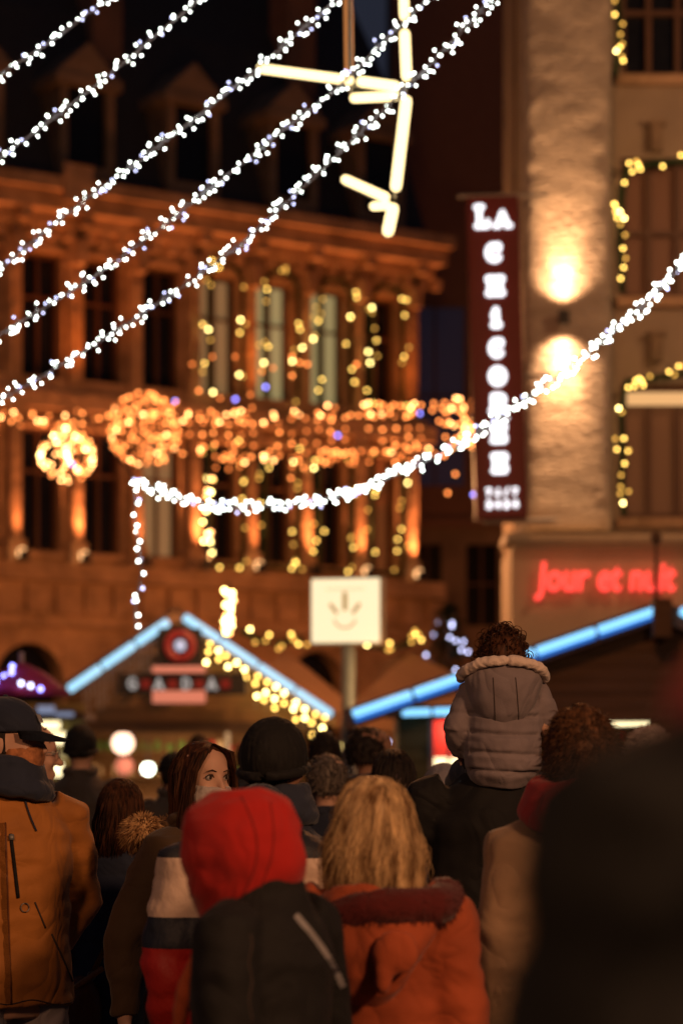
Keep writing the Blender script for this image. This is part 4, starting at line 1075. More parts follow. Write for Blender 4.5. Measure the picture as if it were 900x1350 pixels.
def build_person(px, top, d, yaw, label, coat='navy', legs='jeans', hair='h_brown', style='short', headtop=0.0, arms=('down','down'), head_yaw=None,
                 skin='skin', hem=.80, collar=True, female=False, build=1.0, group=None, detail=.013, quilt=None, tilt=0, lean=0, coat_len=None, hands=True, puff=1.0, roll=0, H=None, bow=0):
    """stands on the ground; yaw 0 looks away from the camera, positive turns to the left"""
    ztop = P(0, top, d).z
    H = H or (ztop-headtop); s = H/1.75
    t = thing('person', label, 'person', (P(px, 0, d).x, d, 0), yaw, group)
    sw = (.165 if female else .185)*build
    # ---- skeleton
    hipx = .095*build
    sh = {}; info = dict(s=s, H=H, t=t)
    bm = bm_()
    T = [((0,0,.80), .14,.10), ((0,-.01,.92), .172 if female else .165,.12), ((0,0,1.06), .138,.10), ((0,.01,1.20), .155,.11), ((0,.0,1.33), .165,.115), ((0,-.01,1.41), .125,.085), ((0,-.005,1.47), .06,.06)]
    loft(bm, [(V(c)*s, a*s*build, b_*s*build) for c, a, b_ in T], 18)
    hc = V((0, .012+lean+bow, 1.622-bow))*s
    loft(bm, [(V((0,-.01,1.42))*s, .062*s,.062*s), (V((0,-.005,1.50))*s, .055*s,.057*s), (hc+V((0,-.01,-.09))*s, .053*s,.056*s)], 14)
    for sd in (-1, 1):
        loft(bm, [(V((sd*hipx,0,.90))*s, .088*s,.095*s), (V((sd*hipx,.005,.70))*s, .076*s,.082*s), (V((sd*hipx*1.05,.01,.49))*s, .054*s,.058*s), (V((sd*hipx*1.08,-.012,.34))*s, .053*s,.058*s), (V((sd*hipx*1.1,-.01,.09))*s, .036*s,.040*s)], 12)
        ell(bm, V((sd*hipx*1.15,.055,.045))*s, .042*s,.12*s,.04*s)
        e_, w_ = ARMS[arms[0 if sd < 0 else 1]] if isinstance(arms[0 if sd < 0 else 1], str) else arms[0 if sd < 0 else 1]
        S = V((sd*sw,-.01,1.405))*s; E = S+V((sd*e_[0], e_[1], e_[2]))*s; Wp = S+V((sd*w_[0], w_[1], w_[2]))*s
        sh[sd] = (S, E, Wp)
        loft(bm, [(S+V((-sd*.03,0,.012))*s, .05*s,.05*s), (S, .053*s,.055*s), (S.lerp(E,.5), .046*s,.048*s), (E, .038*s,.039*s), (E.lerp(Wp,.4), .036*s,.036*s), (Wp, .024*s,.027*s)], 12)
        hand(bm, Wp, Wp-E, V((-sd*.9,.3,0)) if arms[0 if sd < 0 else 1] != 'front' else V((0,0,-1)), s, sd, .55)
    body = fuse(bm, .0105*s, 1)
    # head is grown into the same surface
    hm = Matrix.Rotation((head_yaw or 0), 3, 'Z') @ Matrix.Rotation(roll, 3, 'Y') @ Matrix.Rotation(tilt, 3, 'X')
    hb = head_bm(detail=.008)
    for v in hb.verts: v.co = hc+hm@(v.co*s)
    me = bpy.data.meshes.new('h'); hb.to_mesh(me); hb.free(); body.from_mesh(me); bpy.data.meshes.remove(me)
    body = fuse(body, .008 if detail < .011 else .0095, 1)
    t_body = obj('body', body, M[skin], t, smooth=True)
    ms = Matrix.Diagonal((s, s, s)); m_ = hm @ ms
    eyes(t_body, hc, m_)
    info.update(hc=hc, hm=hm, m=m_, sh=sh, body=t_body)
    # ---- trousers and shoes
    bm = bm_()
    loft(bm, [(V((0,0,1.0))*s, .150*s*build,.118*s), (V((0,-.008,.92))*s, .182*s*build,.132*s), (V((0,0,.84))*s, .178*s*build,.122*s)], 18)
    for sd in (-1, 1):
        loft(bm, [(V((sd*hipx,0,.92))*s, .098*s,.108*s), (V((sd*hipx,.005,.70))*s, .088*s,.094*s), (V((sd*hipx*1.05,.01,.49))*s, .069*s,.072*s), (V((sd*hipx*1.08,-.008,.30))*s, .064*s,.070*s), (V((sd*hipx*1.1,-.006,.07))*s, .060*s,.066*s)], 12)
    b = fuse(bm, .016, 2); ruffle(b, .007, 7, 14, seed=px*.1); obj('trousers', b, M[legs], t, smooth=True)
    for sd in (-1, 1):
        bm = bm_(); x = sd*hipx*1.15*s
        loft(bm, [(V((x,-.075*s,.05*s)), .034*s,.045*s), (V((x,0,.055*s)), .044*s,.052*s), (V((x,.08*s,.045*s)), .048*s,.043*s), (V((x,.15*s,.035*s)), .044*s,.033*s), (V((x,.18*s,.03*s)), .02*s,.02*s)], 12)
        b = fuse(bm, .012, 2); obj('shoe', b, M['shoe'], t, smooth=True)
    # ---- coat
    if coat:
        g_ = .022*puff
        hz = hem if coat_len is None else coat_len
        bm = bm_()
        J = [((0,0,hz), .185,.135), ((0,-.005,hz+.06), .187,.138), ((0,-.005,max(.93, hz+.08)), .183,.138), ((0,0,1.08), .168,.130), ((0,.01,1.22), .178,.138), ((0,.0,1.34), .182,.138), ((0,-.01,1.42), .135,.10), ((0,-.008,1.475), .078,.078), ((0,-.004,1.51), .072,.074)]
        loft(bm, [(V(c)*s, (a*build+g_-.01)*s, (b_+g_-.01)*s) for c, a, b_ in J], 22)
        for sd in (-1, 1):
            S, E, Wp = sh[sd]
            r = 1+.45*(puff-1)
            cuff = Wp-(Wp-E).normalized()*.015*s
            loft(bm, [(S+V((-sd*.05,0,.012))*s, .066*s*r,.068*s*r), (S+V((0,0,-.005))*s, .074*s*r,.076*s*r), (S.lerp(E,.5), .069*s*r,.071*s*r), (E, .060*s*r,.062*s*r), (E.lerp(cuff,.5), .055*s*r,.056*s*r), (cuff, .042*s,.044*s)], 14)
        b = fuse(bm, detail, 3)
        ruffle(b, .010*puff, 6, 11, seed=px*.07, quilt=quilt)
        info['coat'] = obj('coat', b, M[coat], t, smooth=True)
        if collar:
            bm = bm_(); tube(bm, [V((math.cos(q)*.082, math.sin(q)*.082-.004, 1.505+.012*math.sin(q)))*s for q in [2*PI*j/20 for j in range(21)]], .024*s, 8)
            b = fuse(bm, .010, 1); ruffle(b, .004, 20, seed=1); obj('collar', b, M[coat], t, smooth=True)
    # ---- hair and hats
    def shell(rx_, ry_, rz_, zb=-.03, off=(0,-.012,.005), fr=.045, voxel=.009):
        bm = bm_(); ell(bm, V(off), rx_, ry_, rz_, seg=24)
        b = fuse(bm, voxel, 0)
        kill = [v for v in b.verts if v.co.z < zb+ (0.9*max(0, v.co.y-.0)) or (v.co.y > fr and v.co.z < (.084 if style == 'long' else .060))]
        bmesh.ops.delete(b, geom=kill, context='VERTS'); return b
    def place(b):
        for v in b.verts: v.co = hc+m_@v.co
        return b
    if style in ('short', 'curly', 'wavy'):
        b = shell(.083,.108,.118, -.055); 
        b.normal_update()
        for v in b.verts: v.co += v.normal*(.006*noise.noise(v.co*55)+(.012 if style in ('curly','wavy') else .004)*abs(noise.noise(v.co*24)))
        rnd = random.Random(int(px))
        bmesh.ops.solidify(b, geom=b.faces[:], thickness=.006)
        vs = [v.co.copy() for v in b.verts]; ns_ = [v.normal.copy() for v in b.verts]
        if style == 'wavy':
            for v in b.verts: v.co += v.normal*(.009*abs(noise.noise(v.co*38+V((5,0,0)))))
        for i in range({'short': 420, 'wavy': 2600}.get(style, 420)):
            j = rnd.randrange(len(vs)); p = vs[j]; q = p+V((rnd.uniform(-1,1), rnd.uniform(-1,.6), -rnd.uniform(.1,1)))*.022+V((p.x,p.y,p.z)).normalized()*.004
            if style == 'curly':
                rr = rnd.uniform(.006,.011); ax = V((rnd.gauss(0,1),rnd.gauss(0,1),rnd.gauss(0,1))).normalized(); u = ax.orthogonal().normalized(); w2 = ax.cross(u); o0 = p+p.normalized()*.004
                tube(b, [o0+u*rr*math.cos(f)+w2*rr*math.sin(f)+ax*.002*f for f in [.8*k2 for k2 in range(8)]], .0021, 4)
            else:
                if style == 'wavy': q = q+V((rnd.uniform(-1,1), rnd.uniform(-1,1), rnd.uniform(-1,.6)))*.012
                f_ = .5 if style == 'wavy' else 1
                tube(b, [p, p.lerp(q,.5)+p.normalized()*.005, q], [.003*f_,.0025*f_,.0008*f_], 4)
        obj('hair', place(b), M[hair], t, smooth=True)
    elif style in ('long', 'bob'):
        b = shell(.085,.112,.124, -.10, fr=.05)
        b.normal_update()
        for v in b.verts: v.co += v.normal*(.005*noise.noise(V((v.co.x*60, v.co.y*60, v.co.z*6))))
        bmesh.ops.solidify(b, geom=b.faces[:], thickness=.006)
        bb = bm_()
        hairlocks(bb, V((0,0,0)), Matrix.Identity(3), 3000 if d < 9 else 400, 0, r=.0015 if d < 9 else .006, seed=int(px), drop=(.30,.40) if style == 'long' else (.12,.19), flare=.0 if style == 'long' else .02, front=.05, rz=.124, ry=.104)
        me = bpy.data.meshes.new('x'); bb.to_mesh(me); bb.free(); b.from_mesh(me); bpy.data.meshes.remove(me)
        obj('hair', place(b), M[hair], t, smooth=True)
    elif style == 'beanie':
        bm = bm_(); ell(bm, (0,-.014,.03), .092,.115,.112, seg=24); b = fuse(bm, .008, 0)
        bmesh.ops.delete(b, geom=[v for v in b.verts if v.co.z < .0+.25*max(0, v.co.y)-(.05 if v.co.y < 0 else 0)*min(1, -v.co.y*12 if v.co.y < 0 else 0)], context='VERTS')
        b.normal_update()
        for v in b.verts: v.co += v.normal*.0025*math.sin(math.atan2(v.co.y, v.co.x)*46)
        bmesh.ops.solidify(b, geom=b.faces[:], thickness=.005)
        obj('beanie', place(b), M[hair], t, smooth=True)
        bm = bm_(); tube(bm, [V((math.cos(q)*.091, math.sin(q)*.112-.014, .006+.018*math.sin(q)-.012)) for q in [2*PI*j/28 for j in range(29)]], .013, 8); obj('beanie_cuff', place(bm), M[hair], t, smooth=True)
    elif style == 'cap':
        bm = bm_(); ell(bm, (0,-.012,.030), .088,.110,.104, seg=24); b = fuse(bm, .008, 0)
        bmesh.ops.delete(b, geom=[v for v in b.verts if v.co.z < .026], context='VERTS'); bmesh.ops.solidify(b, geom=b.faces[:], thickness=.004)
        cp = obj('cap', place(b), M[hair], t, smooth=True)
        bm = bm_(); a_ = []; c2_ = []
        for j in range(13):
            q = PI*(j/12); x = math.cos(q)*.078; 
            a_.append(bm.verts.new((x, .052+.045*math.sin(q), .030))); c2_.append(bm.verts.new((x*1.0, .060+.125*math.sin(q), .026-.020*math.sin(q)-.020*abs(math.cos(q)))))
        for j in range(12): bm.faces.new((a_[j], a_[j+1], c2_[j+1], c2_[j]))
        bmesh.ops.solidify(bm, geom=bm.faces[:], thickness=.005); obj('cap_brim', place(bm), M[hair], t, smooth=True)
        bm = bm_(); ell(bm, (0,-.012,.134), .008,.008,.005); obj('cap_button', place(bm), M[hair], t)
        info['cap'] = cp
        b = shell(.080,.104,.112, -.075, fr=.02)
        b.verts.ensure_lookup_table(); bmesh.ops.delete(b, geom=[v for v in b.verts if v.co.z > .05], context='VERTS'); bmesh.ops.solidify(b, geom=b.faces[:], thickness=.006)
        obj('hair', place(b), M['h_black'], t, smooth=True)
    return info
def attach(info, name, bm, m, smooth=True, par=None):
    return obj(name, bm, M[m], par or info['t'], smooth=smooth)
def hood_up(info, m, scale=1.0, lift=0, seed=1):
    bm = bm_()
    loft(bm, [((0,.01,-.20), .070,.072), ((0,.0,-.15), .078,.082), ((0,-.008,-.07), .098,.116), ((0,-.010,0), .112,.136), ((0,-.020,.06), .110,.134), ((0,-.022,.105), .088,.108), ((0,-.02,.138), .045,.06)], 24)
    ell(bm, (0,-.085,-.01), .07,.075,.10); ell(bm, (0,-.07,.07), .06,.075,.06); ell(bm, (0,.04,.065), .060,.075,.042)
    b = fuse(bm, .009, 4)
    bmesh.ops.delete(b, geom=[v for v in b.verts if v.co.y > .085 and abs(v.co.x) < .075 and -.12 < v.co.z < .095 or v.co.z < -.198], context='VERTS')
    ruffle(b, .012, 7, 10, seed=seed); bmesh.ops.solidify(b, geom=b.faces[:], thickness=.006)
    hc, mm = info['hc'], info['m']
    for v in b.verts: v.co = hc+mm@(v.co*scale)
    return obj('hood', b, M[m], info['t'], smooth=True)
def fur_ruff(pts, r, n, L, seed=2):
    bm = bm_(); tube(bm, pts, r*.7, 10); rnd = random.Random(seed)
    for i in range(n):
        k = rnd.randrange(len(pts)-1); p = pts[k].lerp(pts[k+1], rnd.random()); j = V((rnd.gauss(0,1), rnd.gauss(0,1), rnd.gauss(0,1))).normalized()
        a = p+j*r*.6; e = p+j*(r*.6+L*rnd.uniform(.5,1.1))+V((0,0,-L*.3)); tube(bm, [a, a.lerp(e,.5)+V((0,0,L*.1)), e], [.0016, .0013, .0004], 4)
    return bm

# ---- the man in ochre at the left edge: faces right, front half turned to the camera
i_ = build_person(10, 912, 7.3, math.radians(-146), 'man at the left edge in an ochre jacket and navy cap, hand in pocket', 'ochre', 'paletrouser', 'navy', 'cap', .02, ('pocket','pocket'), math.radians(44), 'skin', hem=.83, build=1.02, detail=.0095, puff=1.15, group=None)
s = i_['s']; t = i_['t']; hc = i_['hc']; m_ = i_['m']
bm = bm_(); loft(bm, [((0,.02,-.115), .040,.05), ((0,.028,-.09), .058,.068), ((0,.024,-.055), .068,.086), ((0,.022,-.02), .066,.088)], 18); b = fuse(bm, .008, 1); ruffle(b, .002, 30)
for v in b.verts: v.co = hc+m_@v.co
obj('face_mask', b, M['mask_o'], t, smooth=True)
bm = bm_(); 
for zz_, rr in ((1.50, .100), (1.525, .095), (1.55, .088), (1.475, .115)):
    tube(bm, [V((math.cos(q)*rr, math.sin(q)*rr+.005, zz_+.012*math.sin(q*2)))*s for q in [2*PI*j/20 for j in range(21)]], .026*s, 8)
b = fuse(bm, .010, 2); ruffle(b, .006, 14, 30); obj('neck_warmer', b, M['navy'], t, smooth=True)
def surf_y(z, x, base=.160): return base
from mathutils.bvhtree import BVHTree
def on_coat(info, x, z, side=1, inset=.0015):
    me = info['coat'].data; key = info['coat'].name
    if not hasattr(on_coat, 'c'): on_coat.c = {}
    if key not in on_coat.c: on_coat.c[key] = BVHTree.FromPolygons([v.co for v in me.vertices], [p.vertices for p in me.polygons])
    h = on_coat.c[key].ray_cast(V((x, side*1.0, z)), V((0, -side, 0)))
    return (h[0]+V((0, side*inset, 0))) if h[0] else V((x, side*.15, z))
def on_px(info, px, py, out=.003):
    on_coat(info, 0, 1)
    tt = info['t']; inv = (Matrix.Translation(tt.location)@Matrix.Rotation(tt.rotation_euler.z, 4, 'Z')).inverted()
    o_ = inv@V((0,0,CAM_Z)); dd = ((inv@P(px, py, 10))-o_).normalized(); h = on_coat.c[info['coat'].name].ray_cast(o_, dd)
    return h[0]-dd*out if h[0] else None
def ribbon(info, pxs, w_, name, m, par=None, th=.003):
    bm = bm_(); prev = None; pts = [p for p in (on_px(info, *q) for q in pxs) if p]
    for j, p in enumerate(pts):
        tg = (pts[min(j+1, len(pts)-1)]-pts[max(0, j-1)]).normalized(); tt = info['t']; view = (Matrix.Rotation(-tt.rotation_euler.z, 3, 'Z')@V((0,1,0)))
        sd = tg.cross(view).normalized()*w_; pr = [bm.verts.new(p+sd), bm.verts.new(p-sd)]
        if prev: bm.faces.new((prev[0], prev[1], pr[1], pr[0]))
        prev = pr
    bmesh.ops.solidify(bm, geom=bm.faces[:], thickness=th); return obj(name, bm, M[m], par or info['t'])
ribbon(i_, [(3+8*j/24, 1085+250*j/24) for j in range(25)], .010, 'storm_flap', 'ochre', th=.004)
def pxtube(info, pts, r, name, m, out=.002):
    bm = bm_(); tube(bm, [p for p in (on_px(info, x, y, out) for x, y in pts) if p], r, 6); attach(info, name, bm, m)
pxtube(i_, [(7+8*j/24, 1085+250*j/24) for j in range(25)], .003, 'zip', 'brownleather', .004)
pxtube(i_, [(14+10*j/12, 1100+84*j/12) for j in range(13)], .006, 'pocket_zip', 'black', .001)
pxtube(i_, [(15,1101),(15.5,1108)], .009, 'zip_pull', 'grey_metal', .008)
pxtube(i_, [(33+5.5*math.cos(q), 1197-6*math.sin(q)) for q in [2*PI*j/14 for j in range(15)]], .0018, 'ring', 'grey_metal', .005)
pxtube(i_, [(32+16*(j/10)**1.4, 1048+48*j/10) for j in range(11)], .0032, 'drawcord', 'navy', .006)
pxtube(i_, [(46+14*j/8, 1190+34*j/8) for j in range(9)], .0028, 'pocket_seam', 'seam', .0012)
pxtube(i_, [(68+28*j/8, 1232+62*j/8) for j in range(9)], .0032, 'pocket_seam', 'seam', .0012)
pxtube(i_, [(-8+10*j/30+98*j/30, 1322+3*math.sin(j/3)) for j in range(31)], .002, 'hem_seam', 'seam', .0008)
n_ = bm_(); vs = []
q0 = [(-.018,.055),(.018,.055),(.018,.080),(-.018,.080)]
for x, z in q0:
    y = -.012+.114*math.sqrt(max(0, 1-(x/.090)**2-((z-.030)/.106)**2))+.004; vs.append(n_.verts.new(hc+m_@V((x,y,z))))
n_.faces.new(vs); bmesh.ops.solidify(n_, geom=n_.faces[:], thickness=.002); obj('cap_patch', n_, M['reflective'], i_['cap'])

# ---- the dark haired man with glasses just behind him
i_ = build_person(36, 950, 8.6, math.radians(-62), 'dark haired man with glasses seen from behind, half hidden by the ochre jacket', 'navy', 'jeans', 'h_black', 'short', .0, ('down','down'), math.radians(-14), 'skin')
hc, m_ = i_['hc'], i_['m']; bm = bm_()
for sd in (-1, 1):
    tube(bm, [hc+m_@V((sd*.033+.021*math.cos(q), .100, .008+.017*math.sin(q))) for q in [2*PI*j/14 for j in range(15)]], .0016, 5); tube(bm, [hc+m_@V((sd*.054,.100,.012)), hc+m_@V((sd*.080,.06,.012)), hc+m_@V((sd*.083,-.01,.008))], .0018, 5)
tube(bm, [hc+m_@V((-.012,.101,.012)), hc+m_@V((.012,.101,.012))], .0016, 5); attach(i_, 'glasses', bm, 'grey_metal')

# ---- far heads on the left
build_person(106, 958, 13.5, 0, 'man in a dark coat and beanie from behind, left of the pinkish globe lamp', 'charcoal', 'jeans', 'black', 'beanie', .0, build=1.1, detail=.02)
build_person(228, 990, 14, math.radians(25), 'man in a flat dark cap far back, left of the long haired woman', 'charcoal', 'jeans', 'black', 'cap', .01, detail=.02, skin='skin2')
# ---- woman with brown bob, navy quilted coat and tan bag
i_ = build_person(160, 1022, 8.2, math.radians(-12), 'woman with a brown bob in a long navy quilted coat, seen from behind', 'navy', 'jeans', 'h_brown', 'bob', .008, ('down','down'), 0, 'skin', hem=.55, female=True, detail=.010, quilt=(.075,.006), puff=1.3)
s = i_['s']
bag_p = [(184-62*j/14, 1165+122*j/14) for j in range(15)]
pth = [p for p in (on_px(i_, *q) for q in bag_p) if p]
bag = thing('shoulder_bag', 'tan and brown leather shoulder bag hanging on the navy coat', 'bag', i_['t'].matrix_world.translation, 0)
bag.location = i_['t'].location; bag.rotation_euler = i_['t'].rotation_euler
ribbon(i_, bag_p, .013, 'strap', 'tan', bag)
pc = pth[-1]
bm = bm_(); ell(bm, pc+V((-.035,-.02,-.12)), .075,.045,.125); b = fuse(bm, .008, 2); ruffle(b, .004, 12); 
obj('pouch', b, M['brownleather'], bag, smooth=True)
bm = bm_(); tube(bm, [pc+V((-.07,-.03,-.05)), pc+V((-.02,-.06,-.02)), pc+V((.05,-.04,.03))], .010, 6); obj('flap_edge', bm, M['tan'], bag)
bm = bm_(); tube(bm, [pc+V((.014*math.cos(q),-.012,.014*math.sin(q))) for q in [2*PI*j/14 for j in range(15)]], .0022, 6); obj('buckle', bm, M['grey_metal'], bag)

# ---- woman with long hair and mask, face turned to the camera's right
i_ = build_person(264, 974, 7.35, math.radians(-120), 'long haired woman in a patterned face mask looking right, brown parka with fur hood', 'olive', 'black', 'h_brown', 'long', .006, ('down',((.12,-.07,-.27),(.15,-.05,-.53))), math.radians(-22), 'skin', hem=.62, female=True, detail=.0095, puff=1.25, build=1.12)
s = i_['s']; hc, m_ = i_['hc'], i_['m']; t = i_['t']
bm = bm_(); loft(bm, [((0,.035,-.118), .034,.040), ((0,.034,-.095), .054,.062), ((0,.030,-.06), .065,.082), ((0,.030,-.03), .066,.090), ((0,.034,-.010), .060,.086)], 22)
b = fuse(bm, .006, 2)
for v in b.verts:
    if v.co.y > .1 : v.co.y += .004
ruffle(b, .0022, 34)
for v in b.verts: v.co = hc+m_@v.co
obj('face_mask', b, M['mask'], t, smooth=True)
for sd in (-1, 1):
    bm = bm_(); tube(bm, [hc+m_@V((sd*.014,.0935,.028)), hc+m_@V((sd*.030,.0935,.034)), hc+m_@V((sd*.048,.0835,.029))], [.0014,.0019,.0007], 6); obj('eyebrow', bm, M['brow'], t, smooth=True)
# side curtains of hair framing the face
bm = bm_(); rnd = random.Random(4)
for i in range(520):
    sd = rnd.choice((-1,1)); a = rnd.uniform(0,.05); y0 = rnd.uniform(.02,.075)
    pts = [V((sd*.006,y0*.7,.114)), V((sd*(.045+a*.3),y0+.014,.088)), V((sd*(.074+a*.1),y0,.030)), V((sd*(.082+a*.2),y0-.01,-.04)), V((sd*(.085+a*.4),y0-.02,-.13)), V((sd*(.085+a*.5),y0-.02+rnd.uniform(-.02,.02),-.24-rnd.uniform(0,.12)))]
    tube(bm, [hc+m_@(p+V((rnd.uniform(-.004,.004),)*3)) for p in pts], [.0018,.002,.002,.0018,.0016,.0006], 4)
obj('side_hair', bm, M['h_brown'], t, smooth=True)
ruff = [V((math.cos(q)*.165, math.sin(q)*.13-.07, 1.475+.03*math.sin(q)))*s for q in [PI*.72+PI*1.2*j/20 for j in range(21)]]
obj('fur_trim', fur_ruff(ruff, .070, 7000, .026), M['fur'], t, smooth=True)
bm = bm_(); p = V((0,0,0))
for z in (1.30, 1.12, .95):
    q = on_coat(i_, -.03, z*s, 1, .003); ell(bm, q, .008,.004,.008)
attach(i_, 'snap_button', bm, 'grey_metal')

# ---- man in dark beanie
i_ = build_person(362, 946, 6.5, math.radians(-8), 'man in a black beanie and navy jacket between the masked and the blonde woman', 'navy', 'jeans', 'black', 'beanie', .012, ('down','down'), math.radians(-10), 'skin2', build=1.02, detail=.012)
s = i_['s']; bm = bm_()
for zz_, rr, w_ in ((1.49,.098,.028), (1.525,.088,.026), (1.56,.080,.022)):
    tube(bm, [V((math.cos(q)*rr, math.sin(q)*rr+.002, zz_))*s for q in [2*PI*j/24 for j in range(25)]], w_*s, 10)
b = fuse(bm, .010, 2); ruffle(b, .004, 20, 12, seed=3); obj('scarf', b, M['navy'], i_['t'], smooth=True)
# ---- heads behind him
build_person(428, 962, 12.5, math.radians(10), 'dark haired person far back right of the navy beanie', 'black', 'jeans', 'h_black', 'short', 0, detail=.02)
build_person(432, 992, 9.8, math.radians(-10), 'grey haired person in a dark jacket right of the navy beanie', 'navy', 'jeans', 'h_grey', 'short', 0, detail=.016)
i_ = build_person(486, 957, 11.5, math.radians(-75), 'dark haired man in a dark face mask, in profile looking right', 'navy', 'jeans', 'h_black', 'short', 0, detail=.016, skin='skin2')
hc, m_ = i_['hc'], i_['m']; bm = bm_(); loft(bm, [((0,.03,-.11), .042,.05), ((0,.03,-.05), .066,.086), ((0,.028,-.012), .062,.086)], 16); b = fuse(bm, .009, 1)
for v in b.verts: v.co = hc+m_@v.co
obj('face_mask', b, M['black'], i_['t'], smooth=True)
i_ = build_person(517, 985, 9.6, math.radians(18), 'dark haired woman in a black coat with a pale pink hair clip', 'black', 'jeans', 'h_black', 'bob', .004, female=True, detail=.016)
hc, m_ = i_['hc'], i_['m']; bm = bm_()
for k2 in range(4): ell(bm, hc+m_@V((-.015+.012*k2,-.122,.004-.012*k2)), .008,.006,.014)
obj('hair_clip', bm, emit('clip_pink', (.8,.45,.42), .0), i_['t'])
i_ = build_person(584, 1006, 9.2, math.radians(5), 'person in a pale grey beanie behind the elbow of the man carrying the child', 'navy', 'jeans', 'greyknit', 'beanie', .012, detail=.016)
i_ = build_person(856, 958, 11, math.radians(10), 'person in a fluffy off white hat far right under the bright cream panel', 'charcoal', 'jeans', 'whiteknit', 'beanie', .02, detail=.018)
rnd = random.Random(6); bm = bm_()
for i in range(1500):
    j = V((rnd.gauss(0,1), rnd.gauss(0,1), rnd.gauss(0,1))).normalized()
    if j.z < -.25: continue
    p = V((0,-.014,.02))+V((j.x*.095, j.y*.115, j.z*.11)); tube(bm, [i_['hc']+i_['m']@p, i_['hc']+i_['m']@(p+j*rnd.uniform(.015,.035))], [.004,.0008], 4)
obj('hat_fluff', bm, M['whiteknit'], i_['t'])
build_person(262, 968, 17, math.radians(8), 'person far back behind the long haired woman', 'black', 'jeans', 'h_black', 'short', 0, detail=.025)
build_person(330, 975, 16, math.radians(-30), 'person far back between the long haired woman and the navy beanie', 'charcoal', 'jeans', 'h_brown', 'short', 0, detail=.025)

# ---- the man carrying the child
i_ = build_person(655, 905, 7.3, math.radians(0), 'man in a black coat carrying a small child on his shoulders', 'black', 'jeans', 'h_black', 'short', 0, ('hold','hold'), 0, 'skin2', hem=.72, build=1.06, detail=.0105, H=1.845)
Hc = i_['s']
# ---- the child on his shoulders
cz = P(0, 1022, 7.3).z; cxx = P(660, 0, 7.3).x
t = thing('person', 'curly haired small child in a taupe coat with fleece trimmed hood, riding on shoulders', 'person', (cxx, 7.22, cz))
bm = bm_()
loft(bm, [((0,.05,-.01), .085,.075), ((0,.02,.06), .095,.075), ((0,.01,.16), .085,.07), ((0,.01,.24), .09,.065), ((0,.01,.285), .05,.045), ((0,.01,.32), .035,.037)], 16)
loft(bm, [((0,.01,.28), .034,.036), ((0,.02,.31), .034,.036)], 12)
CH = V((0,.025,.342))
for sd in (-1, 1):
    S = V((sd*.095,.01,.245)); E = V((sd*.138,.0,.135)); Wp = V((sd*.118,.075,.055)) if sd < 0 else V((sd*.10,.14,.15))
    loft(bm, [(S, .032,.033), (S.lerp(E,.5), .028,.028), (E, .025,.025), (Wp, .017,.018)], 10); hand(bm, Wp, Wp-E, V((-sd*.8,-.2,-.4)), .62, sd, .7)
    loft(bm, [(V((sd*.05,.06,.02)), .05,.05), (V((sd*.105,.15,.0)), .046,.046), (V((sd*.12,.22,-.02)), .036,.036), (V((sd*.115,.235,-.18)), .026,.026)], 10); ell(bm, (sd*.115,.265,-.20), .026,.055,.022)
body = fuse(bm, .008, 1); hb = head_bm(detail=.009)
hm_ = Matrix.Rotation(-.25, 3, 'Z')@Matrix.Diagonal((.76,.76,.76))
for v in hb.verts: v.co = CH+hm_@v.co
me = bpy.data.meshes.new('h'); hb.to_mesh(me); hb.free(); body.from_mesh(me); bpy.data.meshes.remove(me); body = fuse(body, .0085, 1)
bo = obj('body', body, M['skin'], t, smooth=True); eyes(bo, CH, hm_)
# legs of the trousers and boots
bm = bm_()
for sd in (-1, 1): loft(bm, [(V((sd*.045,.04,.02)), .06,.06), (V((sd*.105,.15,.0)), .055,.055), (V((sd*.12,.225,-.02)), .046,.046), (V((sd*.115,.238,-.165)), .036,.036)], 12)
b = fuse(bm, .009, 2); ruffle(b, .004, 16); obj('trousers', b, M['navy'], t, smooth=True)
for sd in (-1, 1):
    bm = bm_(); loft(bm, [(V((sd*.115,.21,-.20)), .026,.03), (V((sd*.115,.26,-.205)), .031,.03), (V((sd*.115,.315,-.21)), .024,.02)], 10); ell(bm, (sd*.115,.235,-.18), .03,.03,.035); b = fuse(bm, .008, 1); obj('boot', b, M['brownleather'], t, smooth=True)
# quilted coat
bm = bm_()
loft(bm, [((.0,.02,.012), .108,.092), ((0,.0,.035), .118,.100), ((0,-.005,.09), .120,.100), ((0,0,.15), .116,.094), ((0,.0,.205), .112,.086), ((0,.005,.25), .100,.074), ((0,.01,.285), .070,.058), ((0,.01,.31), .05,.05)], 26)
for sd in (-1, 1):
    S = V((sd*.088,.012,.242)); E = V((sd*.136,-.005,.14)) ; Wp = V((sd*.120,.055,.065)) if sd < 0 else V((sd*.10,.12,.15))
    if sd > 0: E = V((.140,.02,.165))
    loft(bm, [(S+V((-sd*.02,0,.01)), .045,.045), (S, .050,.050), (S.lerp(E,.5), .047,.047), (E, .044,.044), (E.lerp(Wp,.55), .040,.040), (Wp, .030,.030)], 16)
b = fuse(bm, .0048, 3); b.normal_update()
for v in b.verts:
    p = v.co
    inside = max(0, 1-abs(p.x)/.125)
    zq = p.z+.008*noise.noise(V((p.x*9, 3, p.z*9)))+.006*math.sin(p.x*14+1)
    q = (zq-.012)/.056
    fold = -(math.exp(-((q-round(q))/.13)**2))*.0105
    arm = 1 if abs(p.x) < .104 else .25
    v.co = p+v.normal*(fold*arm*(1 if p.z < .235 else 0)+.0035*noise.noise(V((p.x*22, p.y*22, p.z*40)))+.005*noise.noise(V((p.x*11, p.y*11, p.z*19+4))))
cc = obj('coat', b, M['taupe'], t, smooth=True)
